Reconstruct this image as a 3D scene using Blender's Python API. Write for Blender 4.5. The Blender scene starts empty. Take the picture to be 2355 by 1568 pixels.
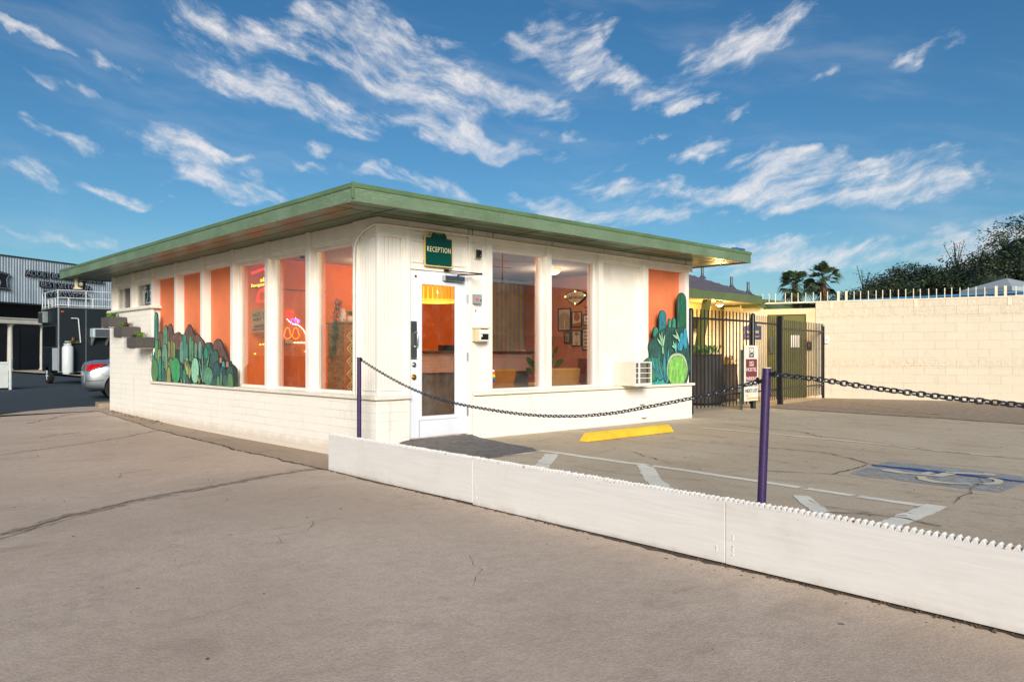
import bpy, bmesh, math, random
from mathutils import Vector, Matrix
random.seed(7)
PI = math.pi
S = bpy.context.scene
COL = S.collection

# ------------------------------------------------------------------ camera, world, sun, exposure
cam_d = bpy.data.cameras.new("camera")
cam = bpy.data.objects.new("camera", cam_d); COL.objects.link(cam)
CAM = Vector((-5.034, -7.600, 1.086))
cam.location = CAM
cam.rotation_euler = (PI/2, 0, -math.radians(43.40))
cam_d.sensor_width = 36.0
cam_d.lens = 27.34
cam_d.shift_y = 0.01341
cam_d.clip_start = 0.05
cam_d.clip_end = 3000
S.camera = cam
S.view_settings.view_transform = 'Standard'
S.view_settings.look = 'None'
S.view_settings.exposure = 0.82
S.view_settings.gamma = 1.0
S.view_settings.use_curve_mapping = False
S.cycles.use_denoising = True
S.cycles.max_bounces = 8
S.cycles.diffuse_bounces = 4
S.cycles.glossy_bounces = 4
S.cycles.transparent_max_bounces = 16
S.cycles.sample_clamp_indirect = 6.0
S.cycles.caustics_reflective = False
S.cycles.caustics_refractive = False

SUN_EL = math.radians(21)
SUN_DIR = Vector((-0.62, -0.785, 0)).normalized()      # horizontal direction towards the sun
SUN_STR, SUN_ANG, SKY_STR = 2.8, 24.0, 0.14

sd = bpy.data.lights.new("sun", 'SUN'); sd.energy = SUN_STR; sd.angle = math.radians(SUN_ANG)
sd.color = (1.0, 0.925, 0.845)
sun = bpy.data.objects.new("sun", sd); COL.objects.link(sun)
to_sun = Vector((SUN_DIR.x*math.cos(SUN_EL), SUN_DIR.y*math.cos(SUN_EL), math.sin(SUN_EL)))
sun.rotation_euler = (-to_sun).to_track_quat('-Z', 'Y').to_euler()
sun.location = (-20, -25, 30)

W = bpy.data.worlds.new("World"); S.world = W; W.use_nodes = True
nt = W.node_tree; N = nt.nodes; LK = nt.links
N.clear()
def wn(t, **k):
    n = N.new(t)
    for a, b in k.items(): setattr(n, a, b)
    return n
def wmath(op, a, b=None, clamp=False):
    n = wn('ShaderNodeMath', operation=op, use_clamp=clamp)
    for i, x in enumerate((a, b)):
        if x is None: continue
        if isinstance(x, (int, float)): n.inputs[i].default_value = x
        else: LK.new(x, n.inputs[i])
    return n.outputs[0]
def build_sky():
    out = wn('ShaderNodeOutputWorld'); bg = wn('ShaderNodeBackground'); LK.new(bg.outputs[0], out.inputs[0])
    sky = wn('ShaderNodeTexSky', sky_type='NISHITA', sun_disc=False)
    sky.sun_elevation = SUN_EL
    sky.sun_rotation = math.atan2(SUN_DIR.x, SUN_DIR.y)
    sky.altitude = 600; sky.air_density = 1.0; sky.dust_density = 1.3; sky.ozone_density = 2.6
    hs = wn('ShaderNodeHueSaturation'); hs.inputs['Saturation'].default_value = 1.22; hs.inputs['Value'].default_value = 0.40
    LK.new(sky.outputs[0], hs.inputs['Color'])
    tc = wn('ShaderNodeTexCoord'); sp = wn('ShaderNodeSeparateXYZ'); LK.new(tc.outputs['Generated'], sp.inputs[0])
    # azimuth measured from north-east of the lot, elevation above the horizon
    a, b = math.sin(math.radians(43.4)), math.cos(math.radians(43.4))
    fx = wmath('ADD', wmath('MULTIPLY', sp.outputs[0], a), wmath('MULTIPLY', sp.outputs[1], b))
    rx = wmath('SUBTRACT', wmath('MULTIPLY', sp.outputs[0], b), wmath('MULTIPLY', sp.outputs[1], a))
    az = wmath('ARCTAN2', rx, fx)
    el = wmath('ARCSINE', sp.outputs[2])
    cb = wn('ShaderNodeCombineXYZ'); LK.new(az, cb.inputs[0]); LK.new(el, cb.inputs[1])
    # each cloud: x, y, half length, half width (hundredths of a radian-like unit from the survey), tilt, weight
    B = [(480,55,190,50,25,.62),(720,70,150,65,12,.8),(880,140,230,75,32,1.08),(1020,200,160,70,34,1.05),(560,190,160,32,16,.95),(740,245,165,34,20,1.05),
         (1000,310,150,22,17,.85),(1140,345,160,24,8,.95),(1215,243,115,34,8,.95),(430,345,165,36,18,.95),(560,372,75,14,10,.6),(505,428,125,26,5,.95),
         (700,398,70,14,4,.8),(590,465,120,18,-3,.9),(845,402,70,18,4,.85),(960,425,130,24,12,.9),(735,345,60,22,-10,.6),(130,308,95,20,8,.7),
         (110,422,140,18,10,.7),(280,440,100,16,10,.7),(50,385,90,18,15,.6),(130,535,140,20,8,.7),(60,60,120,16,16,.45),(250,130,80,16,14,.5),(170,200,180,12,12,.3),
         (1260,85,120,50,-25,.85),(1370,80,60,30,-32,.75),(1325,155,95,34,-8,.85),(1440,178,120,30,4,.9),(1700,100,150,46,-15,1.0),(1800,45,130,18,-24,.5),
         (1565,218,95,24,-5,.9),(1555,250,80,14,-8,.7),(1690,240,60,16,-20,.6),(1890,183,55,18,-15,.65),(2115,135,95,16,-20,.7),(1620,332,75,26,-20,.75),
         (1500,315,50,10,-12,.5),(2000,415,230,46,3,1.05),(2070,438,175,40,-4,1.3),(1790,380,140,34,0,.8),(1760,432,120,26,0,.8),(1595,440,110,30,4,.9),
         (1400,437,120,24,3,.8),(2125,372,85,18,-8,.75),(1930,368,95,22,18,.7),(1830,478,130,22,5,.65),(1900,582,380,34,3,.74),(1640,600,260,30,0,.74),
         (1450,510,260,30,2,.5),(1290,312,55,14,-4,.55),(2330,560,260,60,-6,.5),(1280,470,120,22,8,.8),(1380,390,90,16,-10,.5)]
    f = 1788.0
    # slow warp bends the fibres, so they fan out and curl like cirrus
    wz = wn('ShaderNodeTexNoise'); wz.inputs['Scale'].default_value = 7.0; wz.inputs['Detail'].default_value = 3; LK.new(cb.outputs[0], wz.inputs['Vector'])
    wv = wn('ShaderNodeVectorMath', operation='SUBTRACT'); LK.new(wz.outputs['Color'], wv.inputs[0]); wv.inputs[1].default_value = (.5, .5, .5)
    ws = wn('ShaderNodeVectorMath', operation='SCALE'); LK.new(wv.outputs[0], ws.inputs[0]); ws.inputs['Scale'].default_value = .055
    wa = wn('ShaderNodeVectorMath', operation='ADD'); LK.new(cb.outputs[0], wa.inputs[0]); LK.new(ws.outputs[0], wa.inputs[1])
    wz2 = wn('ShaderNodeTexNoise'); wz2.inputs['Scale'].default_value = 24.0; wz2.inputs['Detail'].default_value = 6; LK.new(cb.outputs[0], wz2.inputs['Vector'])
    wv2 = wn('ShaderNodeVectorMath', operation='SUBTRACT'); LK.new(wz2.outputs['Color'], wv2.inputs[0]); wv2.inputs[1].default_value = (.5, .5, .5)
    wm2 = wn('ShaderNodeVectorMath', operation='MULTIPLY'); LK.new(wv2.outputs[0], wm2.inputs[0]); wm2.inputs[1].default_value = (.10, .045, 0)
    wb = wn('ShaderNodeVectorMath', operation='ADD'); LK.new(wa.outputs[0], wb.inputs[0]); LK.new(wm2.outputs[0], wb.inputs[1])
    acc = None
    for (px, py, hx, hy, ang, w) in B:
        X_, Y_ = px-1177.5, 815.6-py
        A0 = math.atan2(X_, f); E0 = math.atan2(Y_, math.hypot(f, X_)); k = math.cos(A0)
        mp = wn('ShaderNodeMapping', vector_type='TEXTURE'); LK.new(wb.outputs[0], mp.inputs[0])
        mp.inputs['Location'].default_value = (A0, E0, 0)
        mp.inputs['Rotation'].default_value = (0, 0, -math.radians(ang))
        mp.inputs['Scale'].default_value = (1.22*hx/f*k*k, 1.45*hy/f*k, 1)
        g = wn('ShaderNodeTexGradient', gradient_type='SPHERICAL'); LK.new(mp.outputs[0], g.inputs[0])
        v = wmath('MULTIPLY', g.outputs['Fac'], (.5+.5*w)*1.45)
        acc = v if acc is None else wmath('ADD', acc, v)
    mask = wmath('MINIMUM', acc, .92)
    def fib(rot, sx, sy, rough=.62, det=10):
        mr_ = wn('ShaderNodeMapping'); LK.new(wa.outputs[0], mr_.inputs[0]); mr_.inputs['Rotation'].default_value = (0, 0, math.radians(rot))
        mp = wn('ShaderNodeMapping'); LK.new(mr_.outputs[0], mp.inputs[0]); mp.inputs['Scale'].default_value = (sx, sy, 1)
        n = wn('ShaderNodeTexNoise'); n.inputs['Scale'].default_value = 1.0; n.inputs['Detail'].default_value = det
        n.inputs['Roughness'].default_value = rough; LK.new(mp.outputs[0], n.inputs['Vector']); return n.outputs['Fac']
    def ramp_(x, a, b, lo=0.0, hi=1.0):
        m_ = wn('ShaderNodeMapRange', interpolation_type='SMOOTHSTEP'); LK.new(x, m_.inputs[0])
        for i, q in zip((1, 2, 3, 4), (a, b, lo, hi)): m_.inputs[i].default_value = q
        return m_.outputs[0]
    def blend(x, y):
        m_ = wn('ShaderNodeMix', data_type='FLOAT'); LK.new(side, m_.inputs[0]); LK.new(x, m_.inputs[2]); LK.new(y, m_.inputs[3]); return m_.outputs[0]
    side = ramp_(az, -.10, .12)
    broad = blend(fib(20, 10, 34, .60, 12), fib(-14, 10, 38, .60, 12))
    curl = blend(fib(34, 26, 60, .62, 10), fib(-30, 26, 60, .62, 10))
    fine = fib(-30, 95, 150, .68, 6)
    nn = wmath('ADD', wmath('MULTIPLY', wmath('SUBTRACT', broad, .5), 2.7), wmath('MULTIPLY', wmath('SUBTRACT', curl, .5), 1.25))
    dens = wmath('MULTIPLY', wmath('ADD', wmath('MULTIPLY', mask, .80), nn), ramp_(mask, .0, .30))
    body = ramp_(dens, .16, 1.38)
    alpha = wmath('MULTIPLY', wmath('POWER', body, 1.15), ramp_(fine, .25, .62, .72, 1.0), True)
    veil = wmath('MULTIPLY', ramp_(fib(10, 3, 14, .6, 6), .46, .78), .16)
    alpha = wmath('MINIMUM', wmath('ADD', alpha, wmath('MULTIPLY', veil, wmath('SUBTRACT', 1.0, alpha))), .96)
    mix = wn('ShaderNodeMix', data_type='RGBA'); LK.new(alpha, mix.inputs[0])
    tint = wn('ShaderNodeMix', data_type='RGBA', blend_type='MULTIPLY'); tint.inputs[0].default_value = 1; LK.new(hs.outputs[0], tint.inputs[6]); tint.inputs[7].default_value = (.75, .96, .97, 1); LK.new(tint.outputs[2], mix.inputs[6])
    cv = 3.4
    mix.inputs[7].default_value = (cv*1.0, cv*.985, cv*1.0, 1)
    LK.new(mix.outputs[2], bg.inputs[0]); bg.inputs[1].default_value = SKY_STR
build_sky()

# ------------------------------------------------------------------ helpers
def lin(c):
    if isinstance(c, str):
        c = tuple(int(c[i:i+2], 16)/255 for i in (0, 2, 4))
        return tuple((x/12.92 if x <= .04045 else ((x+.055)/1.055)**2.4) for x in c)
    return c
MATS = {}
class NT:
    def __init__(s, name):
        s.m = bpy.data.materials.new(name); s.m.use_nodes = True
        s.t = s.m.node_tree; s.n = s.t.nodes; s.l = s.t.links
        s.p = s.n.get('Principled BSDF'); s.out = s.n.get('Material Output')
        s.tc = s.n.new('ShaderNodeTexCoord')
    def new(s, t, **k):
        n = s.n.new(t)
        for a, b in k.items(): setattr(n, a, b)
        return n
    def put(s, x, sock):
        if isinstance(x, (int, float)): sock.default_value = x
        elif isinstance(x, tuple): sock.default_value = x if len(x) == len(sock.default_value) else x+(1,)
        else: s.l.new(x, sock)
    def math(s, op, a, b=0.0, clamp=False):
        n = s.new('ShaderNodeMath', operation=op, use_clamp=clamp); s.put(a, n.inputs[0]); s.put(b, n.inputs[1]); return n.outputs[0]
    def map(s, scale=(1,1,1), rot=(0,0,0), loc=(0,0,0), src='Object'):
        n = s.new('ShaderNodeMapping'); s.l.new(s.tc.outputs[src], n.inputs[0])
        n.inputs['Scale'].default_value = scale; n.inputs['Rotation'].default_value = rot; n.inputs['Location'].default_value = loc
        return n.outputs[0]
    def noise(s, vec, scale=5, detail=5, rough=.55, dist=0):
        n = s.new('ShaderNodeTexNoise'); s.l.new(vec, n.inputs['Vector'])
        n.inputs['Scale'].default_value = scale; n.inputs['Detail'].default_value = detail
        n.inputs['Roughness'].default_value = rough; n.inputs['Distortion'].default_value = dist
        return n.outputs['Fac']
    def ramp(s, x, a, b, lo=0.0, hi=1.0, smooth=True):
        n = s.new('ShaderNodeMapRange'); n.interpolation_type = 'SMOOTHSTEP' if smooth else 'LINEAR'
        s.put(x, n.inputs[0])
        for i, q in zip((1, 2, 3, 4), (a, b, lo, hi)): n.inputs[i].default_value = q
        return n.outputs[0]
    def mix(s, f, a, b, mode='MIX'):
        n = s.new('ShaderNodeMix', data_type='RGBA', blend_type=mode); s.put(f, n.inputs[0]); s.put(a, n.inputs[6]); s.put(b, n.inputs[7]); return n.outputs[2]
    def bump(s, h, strength=.3, dist=.01):
        n = s.new('ShaderNodeBump'); s.l.new(h, n.inputs['Height']); n.inputs['Strength'].default_value = strength; n.inputs['Distance'].default_value = dist
        s.l.new(n.outputs[0], s.p.inputs['Normal']); return n
def M(name, col, rough=.6, var=.10, scale=4.0, bump=0.0, bscale=80, metal=0.0, stretch=(1,1,1), spec=.5, dirt=None, dirtamt=.5, emit=None, coat=0.0):
    if name in MATS: return MATS[name]
    c = lin(col); q = NT(name)
    v = q.map(stretch)
    n = q.noise(v, scale, 6, .6)
    a = tuple(max(0, x*(1-var*1.6)) for x in c); b = tuple(min(1, x*(1+var)) for x in c)
    cc = q.mix(q.ramp(n, .25, .75), a, b)
    if dirt:
        d = q.ramp(q.noise(v, scale*.6, 8, .7, .4), .55, .78, 0, dirtamt)
        cc = q.mix(d, cc, lin(dirt))
    q.put(cc, q.p.inputs['Base Color'])
    q.p.inputs['Roughness'].default_value = rough; q.p.inputs['Metallic'].default_value = metal
    q.p.inputs['Specular IOR Level'].default_value = spec; q.p.inputs['Coat Weight'].default_value = coat
    if bump: q.bump(q.noise(v, bscale, 4, .6), bump, .004)
    if emit:
        q.put(lin(emit[0]), q.p.inputs['Emission Color']); q.p.inputs['Emission Strength'].default_value = emit[1]
    MATS[name] = q.m
    return q.m
def off(o):
    p = Vector((0, 0, 0))
    while o is not None: p += o.location; o = o.parent
    return p
class MB:
    def __init__(s): s.v, s.f, s.mi = [], [], []
    def add(s, vs, fs, m=0):
        k = len(s.v); s.v += [tuple(x) for x in vs]
        for f in fs: s.f.append(tuple(i+k for i in f)); s.mi.append(m)
        return s
    def box(s, x0, y0, z0, x1, y1, z1, m=0):
        if x0 > x1: x0, x1 = x1, x0
        if y0 > y1: y0, y1 = y1, y0
        if z0 > z1: z0, z1 = z1, z0
        return s.add([(x0,y0,z0),(x1,y0,z0),(x1,y1,z0),(x0,y1,z0),(x0,y0,z1),(x1,y0,z1),(x1,y1,z1),(x0,y1,z1)],
                     [(3,2,1,0),(4,5,6,7),(0,1,5,4),(1,2,6,5),(2,3,7,6),(3,0,4,7)], m)
    def prism(s, pts, axis, a, b, m=0):
        n = len(pts)
        def p3(p, h): return {'x': (h, p[0], p[1]), 'y': (p[0], h, p[1]), 'z': (p[0], p[1], h)}[axis]
        vs = [p3(p, a) for p in pts]+[p3(p, b) for p in pts]
        fs = [tuple(range(n-1, -1, -1)), tuple(range(n, 2*n))]+[(i, (i+1) % n, (i+1) % n+n, i+n) for i in range(n)]
        return s.add(vs, fs, m)
    def tube(s, path, r, n=8, m=0, closed=False):
        P = [Vector(p) for p in path]; L = len(P); rings = []
        up = None
        for i in range(L):
            t = (P[(i+1) % L]-P[i-1]) if closed else (P[min(i+1, L-1)]-P[max(i-1, 0)])
            t.normalize()
            if up is None:
                up = t.orthogonal().normalized()
            up = (up-t*up.dot(t))
            if up.length < 1e-6: up = t.orthogonal()
            up.normalize(); w = t.cross(up)
            rr = r[i] if isinstance(r, (list, tuple)) else r
            rings.append([P[i]+(up*math.cos(2*PI*k/n)+w*math.sin(2*PI*k/n))*rr for k in range(n)])
        vs = [q for g in rings for q in g]; fs = []
        for i in range(L if closed else L-1):
            j = (i+1) % L
            for k in range(n): fs.append((i*n+k, i*n+(k+1) % n, j*n+(k+1) % n, j*n+k))
        if not closed: fs += [tuple(range(n-1, -1, -1)), tuple((L-1)*n+k for k in range(n))]
        return s.add(vs, fs, m)
    def lathe(s, prof, c, n=16, m=0):
        vs, fs = [], []
        for r, z in prof:
            for k in range(n): vs.append((c[0]+r*math.cos(2*PI*k/n), c[1]+r*math.sin(2*PI*k/n), c[2]+z))
        for i in range(len(prof)-1):
            for k in range(n): fs.append((i*n+k, i*n+(k+1) % n, (i+1)*n+(k+1) % n, (i+1)*n+k))
        fs += [tuple(range(n-1, -1, -1)), tuple((len(prof)-1)*n+k for k in range(n))]
        return s.add(vs, fs, m)
    def ellip(s, c, r, n=12, m=0):
        vs, fs = [], []; h = n//2
        for i in range(h+1):
            th = PI*i/h
            for k in range(n): vs.append((c[0]+r[0]*math.sin(th)*math.cos(2*PI*k/n), c[1]+r[1]*math.sin(th)*math.sin(2*PI*k/n), c[2]+r[2]*math.cos(th)))
        for i in range(h):
            for k in range(n): fs.append((i*n+k, i*n+(k+1) % n, (i+1)*n+(k+1) % n, (i+1)*n+k))
        return s.add(vs, fs, m)
    def build(s, name, mats, parent=None, smooth=False, local=False, bevel=0.0, fix=True, xf=None):
        me = bpy.data.meshes.new(name)
        o = Vector((0, 0, 0)) if (local or parent is None) else off(parent)
        V = [Vector(v) for v in s.v]
        if xf is not None: V = [xf @ v for v in V]
        me.from_pydata([tuple(v-o) for v in V], [], s.f)
        if not isinstance(mats, (list, tuple)): mats = [mats]
        for m in mats: me.materials.append(m)
        if len(mats) > 1: me.polygons.foreach_set('material_index', s.mi)
        if fix:
            bm = bmesh.new(); bm.from_mesh(me); bmesh.ops.remove_doubles(bm, verts=bm.verts, dist=1e-6)
            bmesh.ops.recalc_face_normals(bm, faces=bm.faces); bm.to_mesh(me); bm.free()
        if smooth:
            me.polygons.foreach_set('use_smooth', [True]*len(me.polygons)); me.set_sharp_from_angle(angle=math.radians(42))
        me.update()
        ob = bpy.data.objects.new(name, me); COL.objects.link(ob)
        if parent is not None: ob.parent = parent
        if bevel:
            b = ob.modifiers.new('bevel', 'BEVEL'); b.width = bevel; b.segments = 2; b.limit_method = 'ANGLE'; b.angle_limit = math.radians(50)
        return ob
def thing(name, label, cat, loc=(0,0,0), rot=0.0, group=None):
    o = bpy.data.objects.new(name, None); COL.objects.link(o); o.empty_display_size = .1
    o.location = loc; o.rotation_euler = (0, 0, rot); tag(o, label, cat, group); return o
def tag(o, label=None, cat=None, group=None, kind=None):
    if label: o['label'] = label
    if cat: o['category'] = cat
    if group: o['group'] = group
    if kind: o['kind'] = kind
    return o
def struct(o): o['kind'] = 'structure'; return o
def text(name, body, mat, origin, right, up, width=None, height=None, depth=.002, bold=0.0, shear=0.0, parent=None, local=False, align='LEFT', spacing=1.0):
    cu = bpy.data.curves.new(name, 'FONT'); cu.body = body; cu.size = 1.0; cu.extrude = .02; cu.offset = bold; cu.shear = shear
    cu.align_x = align; cu.space_character = spacing; cu.resolution_u = 3
    t = bpy.data.objects.new(name, cu)
    me = bpy.data.meshes.new_from_object(t); bpy.data.objects.remove(t); bpy.data.curves.remove(cu)
    xs = [v.co.x for v in me.vertices]; ys = [v.co.y for v in me.vertices]
    x0, x1, y0, y1 = min(xs), max(xs), min(ys), max(ys)
    sx = (width/(x1-x0)) if width else None; sy = (height/(y1-y0)) if height else sx
    if sx is None: sx = sy
    R_, U_ = Vector(right).normalized(), Vector(up).normalized(); Nn = R_.cross(U_)
    if align == 'CENTER': xr = (x0+x1)/2
    else: xr = x0
    o = Vector((0,0,0)) if (local or parent is None) else off(parent)
    O = Vector(origin)
    for v in me.vertices:
        c = v.co
        v.co = O+R_*((c.x-xr)*sx)+U_*((c.y-y0)*sy)+Nn*(c.z/.02*depth*.5)-o
    me.materials.clear(); me.materials.append(mat); me.name = name
    ob = bpy.data.objects.new(name, me); COL.objects.link(ob)
    if parent is not None: ob.parent = parent
    return ob
def smooth_loop(pts, k=4):
    out = []; n = len(pts)
    for i in range(n):
        p0, p1, p2, p3 = (Vector(pts[(i+j) % n]) for j in (-1, 0, 1, 2))
        for q in range(k):
            t = q/k
            out.append(tuple(.5*((2*p1)+(p2-p0)*t+(2*p0-5*p1+4*p2-p3)*t*t+(3*p1-p0-3*p2+p3)*t**3)))
    return out
def capsule(cx, w, z0, z1, n=10, taper=.86, root=False):
    h = w/2; r = min(h, (z1-z0)/2)
    top = [(cx+h*taper*math.cos(PI*i/n), z1-r+r*math.sin(PI*i/n)) for i in range(n+1)]
    return [(cx-h, z0), (cx+h, z0)]+top
def egg(cx, w, z0, z1, n=22):
    cz, h = (z0+z1)/2, (z1-z0)/2
    pts = []
    for i in range(n):
        a = 2*PI*i/n; zz = cz+h*math.sin(a); f = 1.0 if math.sin(a) > 0 else .96
        xx = cx+w/2*math.copysign(abs(math.cos(a))**.8, math.cos(a))
        pts.append((xx, zz))
    return pts
def grow(pts, d):
    n = len(pts); A = sum(pts[i][0]*pts[(i+1) % n][1]-pts[(i+1) % n][0]*pts[i][1] for i in range(n)); sg = 1 if A > 0 else -1; out = []
    for i in range(n):
        a, c = Vector(pts[i-1]), Vector(pts[(i+1) % n]); t = c-a
        if t.length < 1e-7: out.append(tuple(pts[i])); continue
        t.normalize(); out.append((pts[i][0]+t.y*d*sg, pts[i][1]-t.x*d*sg))
    return out
def blade(p, q, w, bend=.0, n=6):
    p, q = Vector(p), Vector(q); d = q-p; nn = Vector((-d.y, d.x)).normalized(); L, R_ = [], []
    for i in range(n+1):
        t = i/n; c = p+d*t+nn*bend*d.length*math.sin(PI*t); ww = w*(math.sin(PI*min(1, .18+t*.82)))*.5
        L.append(tuple(c+nn*ww)); R_.append(tuple(c-nn*ww))
    return L+R_[::-1]

# ------------------------------------------------------------------ materials
def brick_paint(name, col, bw, rh, mortar, dirty='8a7050', split=None, amt=.40, rough=.7, joint=.80, bd=.006):
    q = NT(name); c = lin(col)
    sp = q.new('ShaderNodeSeparateXYZ'); q.l.new(q.tc.outputs['Object'], sp.inputs[0])
    cb = q.new('ShaderNodeCombineXYZ'); q.l.new(q.math('ADD', sp.outputs[0], sp.outputs[1]), cb.inputs[0]); q.l.new(sp.outputs[2], cb.inputs[1])
    br = q.new('ShaderNodeTexBrick'); q.l.new(cb.outputs[0], br.inputs[0])
    br.inputs['Scale'].default_value = 1; br.inputs['Brick Width'].default_value = bw; br.inputs['Row Height'].default_value = rh
    br.inputs['Mortar Size'].default_value = mortar; br.inputs['Mortar Smooth'].default_value = .35; br.inputs['Bias'].default_value = 0
    br.inputs['Color1'].default_value = (*[x*.97 for x in c], 1); br.inputs['Color2'].default_value = (*[min(1, x*1.03) for x in c], 1)
    br.inputs['Mortar'].default_value = (*[x*joint for x in c], 1)
    # joints show unevenly through the paint
    vis = q.ramp(q.noise(q.map((1,1,1)), 1.7, 4, .6), .35, .68, .25, 1)
    flat = q.mix(vis, c+(1,), br.outputs['Color'])
    streak = q.ramp(q.noise(q.map((9, 9, .8)), 1.0, 6, .65, .3), .56, .80, 0, .28)
    cc = q.mix(streak, flat, lin(dirty))
    blot = q.ramp(q.noise(q.map((1,1,1)), 2.3, 8, .7), .60, .82, 0, .30)
    cc = q.mix(blot, cc, lin('c7b091'))
    # splash-back dirt right above the paving
    foot = q.ramp(q.math('ADD', sp.outputs[2], q.math('MULTIPLY', q.noise(q.map((1,1,1)), 5, 6, .7), .22)), .02, .14, amt, 0)
    cc = q.mix(foot, cc, lin('bfa283'))
    chip = q.ramp(q.noise(q.map((1,1,1)), 34, 4, .7), .74, .78, 0, .6)
    cc = q.mix(chip, cc, lin('9c8a70'))
    q.put(cc, q.p.inputs['Base Color']); q.p.inputs['Roughness'].default_value = rough
    hgt = q.math('SUBTRACT', 1.0, br.outputs['Fac'])
    h = q.math('ADD', q.math('MULTIPLY', hgt, vis), q.math('MULTIPLY', q.noise(q.map((1,1,1)), 42, 5, .65), .5))
    if split:
        rows = None
        for (a, b) in split:
            r = q.math('MULTIPLY', q.math('GREATER_THAN', sp.outputs[2], a), q.math('LESS_THAN', sp.outputs[2], b))
            rows = r if rows is None else q.math('ADD', rows, r)
        rk = q.math('MULTIPLY', q.math('MULTIPLY', q.noise(q.map((1,1,1)), 9, 8, .62, .6), 3.2), hgt)
        h = q.math('ADD', h, q.math('MULTIPLY', rows, rk))
        cc2 = q.mix(q.math('MULTIPLY', rows, q.ramp(q.noise(q.map((1,1,1)), 11, 6, .7), .45, .72, 0, .5)), cc, lin('c4a678'))
        q.put(cc2, q.p.inputs['Base Color'])
    q.bump(h, .55, bd)
    MATS[name] = q.m; return q.m
WHITE = 'eee7da'
m_brick = brick_paint('painted_brick', WHITE, .406, .1016, .0045)
m_block = brick_paint('painted_block_wall', 'd0c4ae', .445, .203, .006, split=[(1.98, 2.40), (.766, .969)], amt=.3, joint=.87, bd=.014)
m_trim = M('white_trim_paint', 'ece5da', .5, .04, 2, .10, 30, stretch=(2,2,1), dirt='b79f7c', dirtamt=.10)
m_sill = M('white_sill_paint', 'e9e0d0', .55, .06, 3, .18, 40, dirt='a58f6e', dirtamt=.45)
m_door = M('door_paint', 'dfe2e8', .38, .03, 2.5, .06, 50, dirt='b9b9bc', dirtamt=.15)
m_orange = M('orange_stucco', 'ea7f50', .8, .08, 2, .55, 70, dirt='d96a3d', dirtamt=.3)
m_orange_in = M('orange_interior_paint', 'd66a1e', .75, .08, 1.5, .3, 60)
m_pink_in = M('faded_orange_interior_paint', 'bf7f62', .75, .08, 1.5, .3, 60)
m_conduit = M('painted_conduit', 'e6dccb', .4, .05, 5, .05, 60)
m_metal = M('brushed_steel', 'b9b9b6', .28, .06, 30, .05, 90, metal=1.0, stretch=(1,1,12))
m_chrome = M('chrome', 'd0d0d0', .12, .04, 20, metal=1.0)
m_brass = M('brass', 'c79a3c', .3, .08, 30, metal=1.0)
m_black = M('black_paint', '16171a', .42, .15, 8, .08, 70, dirt='4a4038', dirtamt=.25)
m_rubber = M('black_rubber', '101012', .85, .15, 12, .15, 60)
m_dark = M('dark_interior', '1c1714', .8, .2, 3)
m_greybox = M('grey_plastic', '9a9b9c', .45, .06, 10, .05, 80)
m_cream = M('cream_plastic', 'd6c7a6', .45, .06, 10, .05, 80)
m_papr = M('white_paper', 'eeeae2', .7, .03, 6)
m_ink = M('black_ink', '1b1b1d', .7, .1, 10)
m_green_sign = M('green_sign_face', '03473c', .3, .08, 5, .03, 60)
m_gold = M('gold_sign_paint', 'e2c06a', .4, .06, 8)
m_purple = M('purple_post_paint', '35204f', .42, .16, 14, .2, 60, dirt='5d4578', dirtamt=.4)
m_yellow = M('yellow_kerb_paint', 'e7bd35', .6, .10, 5, .35, 60, dirt='9c7a2c', dirtamt=.5)
m_chain = M('galvanised_chain', '5d6068', .38, .14, 40, metal=.85)
def ply_mat():
    q = NT('white_plywood_paint'); v = q.map((1,1,1)); c = lin('ddd8d2')
    sp = q.new('ShaderNodeSeparateXYZ'); q.l.new(q.tc.outputs['Object'], sp.inputs[0])
    g = q.noise(q.map((2,1.2,26)), 1.5, 7, .7, .5)
    cc = q.mix(q.ramp(g, .3, .7), tuple(x*.93 for x in c), tuple(min(1, x*1.03) for x in c))
    cc = q.mix(q.ramp(q.noise(v, 1.6, 7, .65), .50, .75, 0, .35), cc, lin('c4b8ab'))
    sc = q.math('MULTIPLY', q.ramp(q.noise(q.map((3,3,60)), 2.2, 5, .75, .4), .64, .70), q.ramp(q.noise(v, 2.4, 3), .48, .62))
    cc = q.mix(q.math('MULTIPLY', sc, .55), cc, lin('8c7f73'))
    ft = q.ramp(q.math('ADD', sp.outputs[2], q.math('MULTIPLY', q.noise(v, 7, 7, .7), .16)), -.03+.05, .14, .65, 0)
    cc = q.mix(ft, cc, lin('a08d78'))
    dots = q.ramp(q.noise(v, 46, 3, .7), .73, .77, 0, .8); cc = q.mix(dots, cc, lin('6e5a48'))
    q.put(cc, q.p.inputs['Base Color']); q.p.inputs['Roughness'].default_value = .55
    q.bump(q.math('ADD', g, q.math('MULTIPLY', sc, -.6)), .28, .004); MATS['ply'] = q.m; return q.m
m_ply = ply_mat()
m_plyteeth = M('white_corrugated_edge', 'dbd7d1', .5, .06, 30, .1, 60, dirt='b47a3c', dirtamt=.25)
m_kerb = M('kerb_concrete', '9a8872', .9, .16, 8, .6, 40, dirt='5a4a3c', dirtamt=.6)
m_dirt = M('dirt_line', '584838', .95, .3, 14, .6, 40)

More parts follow.
